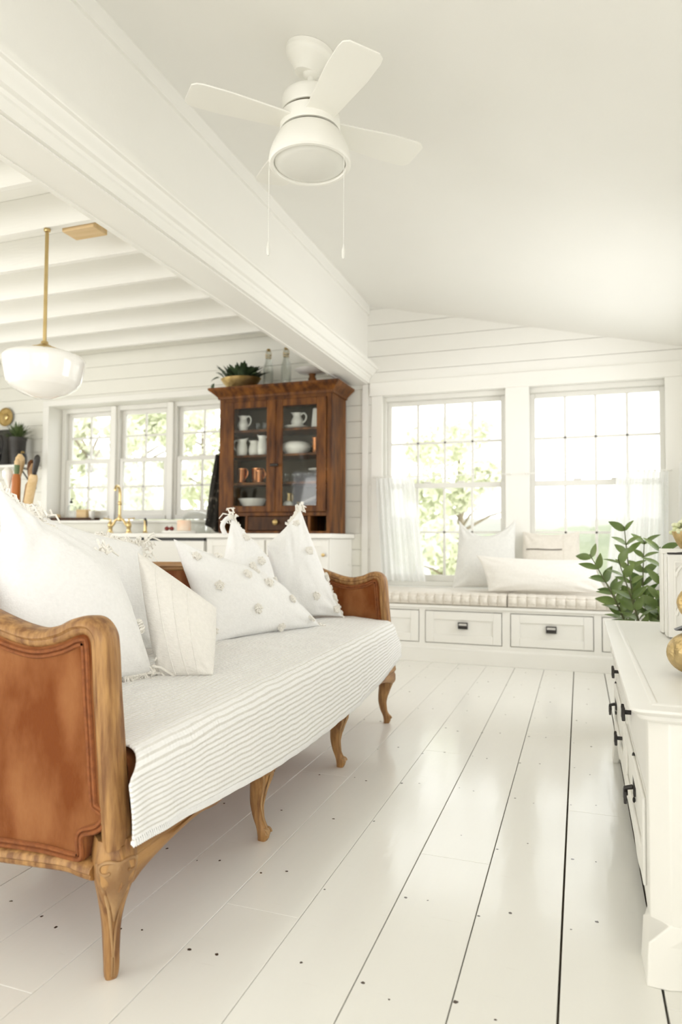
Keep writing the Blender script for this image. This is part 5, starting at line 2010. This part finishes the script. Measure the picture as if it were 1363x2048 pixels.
# wavy apron under the front
mb = MB()
pts = []
for i in range(61):
    t = i / 60
    y = BY0 + .10 + (BY1 - BY0 - .20) * t
    pts.append((y, .075 + .018 * math.sin(t * PI * 6) + .02 * abs(math.sin(t * PI))))
mb.prism(pts + [(BY1 - .10, .135), (BY0 + .10, .135)], 'yz', BX + .0, BX + .018)
obj('scalloped_apron', mb, 'chippy_paint', sb)


def pull(parent, y, z):
    mb = MB()
    # flared bow-tie bail: two horns, waist and a drop lip
    prof = [(-.022, .020), (-.012, .008), (0, .012), (.012, .008), (.022, .020), (.016, 0), (.024, -.022), (.010, -.014), (0, -.018), (-.010, -.014), (-.024, -.022), (-.016, 0)]
    mb.prism([(y + a, z + b) for a, b in prof], 'yz', BX - .030, BX - .020)
    mb.tube([(BX - .022, y, z), (BX - .002, y, z)], .007, 8)
    obj('pull', mb, 'black_iron', parent, bevel=.002)


def latch(parent, y, z):
    mb = MB()
    mb.box(BX - .009, BX - .0032, y - .014, y + .014, z - .048, z + .048)
    mb.ell((BX - .007, y, z + .060), (.004, .006, .008), 8, 6)
    mb.ell((BX - .007, y, z - .060), (.004, .006, .008), 8, 6)
    mb.tube([(BX - .009, y, z - .025), (BX - .028, y, z - .03), (BX - .028, y + .004, z - .05)], .007, 8)
    mb.prism([(y - .018, z - .036), (y + .018, z - .036), (y + .024, z - .066), (y, z - .056), (y - .024, z - .066)], 'yz', BX - .034, BX - .026)
    obj('latch', mb, 'black_iron', parent, bevel=.0015)


yb0, yb1 = BY0 + .10, BY1 - .10
mid = 2.40
for a, b, ky in ((yb0 + .005, mid - .02, 2.18), (mid + .02, yb1 - .005, 2.83)):
    mb = MB()
    mb.box(BX - .003, BX + .018, a, b, .360, .520)
    d_ = obj('drawer', mb, 'cabinet_paint', sb, bevel=.004)
    mb = MB()
    mb.box(BX - .003, BX + .018, a, b, .150, .345)
    st = .05
    for c, d, e, f in ((a, a + st, .150, .345), (b - st, b, .150, .345), (a + st, b - st, .150, .150 + st), (a + st, b - st, .345 - st, .345)):
        mb.box(BX - .011, BX - .003, c, d, e, f)
    dd = obj('door', mb, 'chippy_paint', sb, bevel=.003)
    pull(d_, ky, .427)
    if ky < 2.4:
        latch(dd, 2.04, .285)
        pull(dd, 2.36, .22) if False else None
    else:
        latch(dd, 3.03, .285)
        pull(dd, 2.66, .222)
mb = MB()
mb.box(BX + .0, BX + .019, yb0, yb1, .521, DT - .031)
mb.box(BX + .004, BX + .019, yb0, yb1, .135, .149)
mb.box(BX + .004, BX + .019, mid - .019, mid + .019, .149, .521)
mb.box(BX + .004, BX + .019, yb0, yb1, .346, .359)
obj('face_frame', mb, 'cabinet_paint', sb, bevel=.002)

# carved white box on the sideboard, flowers on it
zt = DT + .0055
bx = thing('carved_box', 'white carved wooden box with worn edges on the far end of the sideboard', 'box', (.5, 2.83, zt))
mb = MB()
mb.box(.300, .70, 2.725, 2.935, zt, zt + .300)
obj('body', mb, 'cabinet_paint', bx, bevel=.003)
mb = MB()
mb.box(.292, .71, 2.86, 2.943, zt + .3, zt + .318)
mb.box(.292, .300, 2.86, 2.943, zt, zt + .3)
mb.box(.2955, .3, 2.75, 2.77, zt + .0, zt + .29)
mb.box(.2955, .3, 2.795, 2.81, zt + .0, zt + .29)
obj('back_board', mb, 'chippy_paint', bx, bevel=.003)
mb = MB()
mb.box(.298, .70, 2.722, 2.737, zt + .3, zt + .306)
mb.tube([(.33, 2.735, zt + .304), (.42, 2.80, zt + .312), (.55, 2.86, zt + .31)], .0025, 5)
obj('iron_rim', mb, 'black_iron', bx)
mb = MB()
q = random.Random(9)
for cxx, czz in ((.40, .22), (.40, .08), (.56, .15)):
    for s in (-1, 1):
        vol = []
        for i in range(30):
            t = i / 29
            a = t * 4.2 * PI / 2
            r = .055 * (1 - .8 * t)
            vol.append((cxx + s * (.02 + r * math.cos(a)), 2.722, zt + czz + r * 1.1 * math.sin(a)))
        mb.tube(vol, [.006 - .003 * i / 29 for i in range(30)], 6)
mb.box(.318, .70, 2.719, 2.7245, zt + .27, zt + .276)
mb.box(.318, .324, 2.719, 2.7245, zt + .03, zt + .27)
obj('carving', mb, 'chippy_paint', bx, angle=60)
fl = thing('flower_bowl', 'gold bowl of pale green hydrangea flowers on top of the carved box', 'flowers', (.39, 2.86, zt + .319))
mb = MB()
mb.lathe([(1e-5, 0), (.032, 0), (.045, .02), (.058, .05), (.062, .066), (.056, .066), (1e-5, .03)], (.395, 2.90, zt + .3185), 26)
obj('bowl', mb, 'gold_leaf', fl)
mb = MB()
for k in range(90):
    d = Vector((q.gauss(0, 1), q.gauss(0, 1), abs(q.gauss(0, 1)))).normalized()
    c = Vector((.40, 2.90, zt + .375)) + d * .058 * q.uniform(.8, 1.15)
    mb.ell(c, (.012, .012, .009), 7, 5)
obj('blossom', mb, 'petal', fl)

# gold bird
bd = thing('bird_figurine', 'gold textured bird figurine near the front edge of the sideboard', 'figurine', (.30, 2.0, zt - .005))
mb = MB()
bz = DT + .0005


def egg_fn(u, v):
    a, b = 2 * PI * u, PI * v
    r = math.sin(b)
    x = .305 - .092 * math.cos(b) * (1 if math.cos(b) > 0 else 1.0)
    return (x, 2.0 + .058 * r * math.cos(a), bz + .060 + .058 * r * math.sin(a) * (1.0 + .15 * math.cos(b)))


mb.grid(egg_fn, 28, 20, True)
for i, p in enumerate(mb.v):
    if p[2] < bz:
        mb.v[i] = (p[0], p[1], bz)
body = obj('body', mb, 'gold_leaf', bd)
mb = MB()


def wing_fn(u, v):
    a = (u - .5) * 2.1
    t = v
    return (.228 + .15 * t, 2.0 - .062 * math.cos(a) * math.sin(PI * (.2 + .72 * t)) - .004, bz + .068 + .058 * math.sin(a) * math.sin(PI * (.2 + .75 * t)))


mb.grid(wing_fn, 16, 16)
obj('wing', mb, 'gold_leaf', body, solid=.006)
mb = MB()
mb.tube(smooth_path([(.36, 2.0, bz + .09), (.355, 2.0, bz + .13), (.31, 2.0, bz + .15), (.268, 2.0, bz + .165), (.255, 2.0, bz + .190), (.268, 2.0, bz + .215), (.30, 2.0, bz + .216)], 6), [.026] * 6 + [.022] * 6 + [.017] * 6 + [.015] * 6 + [.016] * 6 + [.02] * 6 + [.018], 14)
mb.ell((.312, 2.0, bz + .212), (.028, .021, .021), 14, 10)
obj('neck', mb, 'gold_leaf', bd)
mb = MB()
mb.lathe([(1e-5, .035), (.005, .02), (.009, 0), (1e-5, 0)], (.336, 2.0, bz + .210), 10, Matrix.Rotation(R(100), 3, 'Y'))
obj('beak', mb, 'old_brass', bd)
mb = MB()
mb.prism([(.235, bz + .118), (.345, bz + .118), (.345, bz + .165), (.30, bz + .150)], 'xz', 1.992, 2.03)
obj('neck_shade', mb, 'black_iron', bd)  # black wedge put in to paint the shadow inside the neck loop

# ================================================================== ZZ PLANT
zx, zy = .30, 3.70
zp = thing('zz_plant', 'glossy green zz plant in a floor pot beyond the sideboard', 'plant', (zx, zy, 0))
mb = MB()
mb.lathe([(1e-5, 0), (.11, 0), (.12, .02), (.15, .36), (.158, .37), (.158, .40), (.142, .40), (.138, .36), (1e-5, .36)], (zx, zy, 0), 32)
pot = obj('pot', mb, 'ceramic', zp)
mb = MB()
mb.lathe([(1e-5, .362), (.137, .362), (.137, .38), (1e-5, .385)], (zx, zy, 0), 28)
obj('soil', mb, 'soil', pot)
q = random.Random(11)
stems = [
    ((.28, 3.66, .38), (.23, 3.64, .75), (.205, 3.62, 1.00), 8, 1.0),
    ((.26, 3.69, .38), (.15, 3.66, .66), (.045, 3.66, .86), 7, 1.0),
    ((.30, 3.62, .38), (.24, 3.55, .62), (.17, 3.50, .84), 6, 1.0),
    ((.33, 3.66, .38), (.36, 3.62, .65), (.36, 3.57, .90), 7, 1.1),
    ((.34, 3.72, .38), (.42, 3.70, .62), (.47, 3.66, .82), 6, 1.1),
    ((.32, 3.76, .38), (.30, 3.78, .70), (.31, 3.80, .93), 7, 1.0),
    ((.27, 3.74, .38), (.19, 3.78, .60), (.11, 3.80, .74), 5, 1.0),
    ((.35, 3.60, .38), (.40, 3.54, .55), (.42, 3.50, .70), 5, 1.1),
]
for si, (a, b, c, n, sc) in enumerate(stems):
    a, b, c = Vector(a), Vector(b), Vector(c)
    path = smooth_path([a, (a + b) / 2 + Vector((.004, 0, 0)), b, c], 7)
    mb = MB()
    N_ = len(path)
    mb.tube(path, [.0075 - .0055 * i / (N_ - 1) for i in range(N_)], 8)
    st = obj('stem', mb, 'stem', zp)
    for k in range(n):
        t = .40 + .58 * k / (n - 1)
        i = min(N_ - 2, int(t * (N_ - 1)))
        p = path[i]
        tg = (path[i + 1] - path[i]).normalized()
        sd = tg.cross(Vector((-.33, -.94, 0))).normalized()
        for s in (-1, 1):
            d = sd * s * q.uniform(.7, 1.0) + tg * q.uniform(.55, 1.0) + Vector((0, q.uniform(-.6, .25), 0))
            nrm = Vector((q.uniform(-.5, .3), q.uniform(-1, -.25), q.uniform(.2, 1.0)))
            mb = MB()
            L = q.uniform(.075, .105) * sc * (1 - .2 * abs(t - .6))
            leaf_blade(mb, p, d, nrm, L, L * q.uniform(.38, .50), q.uniform(.05, .25), 8)
            obj('leaflet', mb, 'leaf', st, recalc=False, angle=180)
    mb = MB()
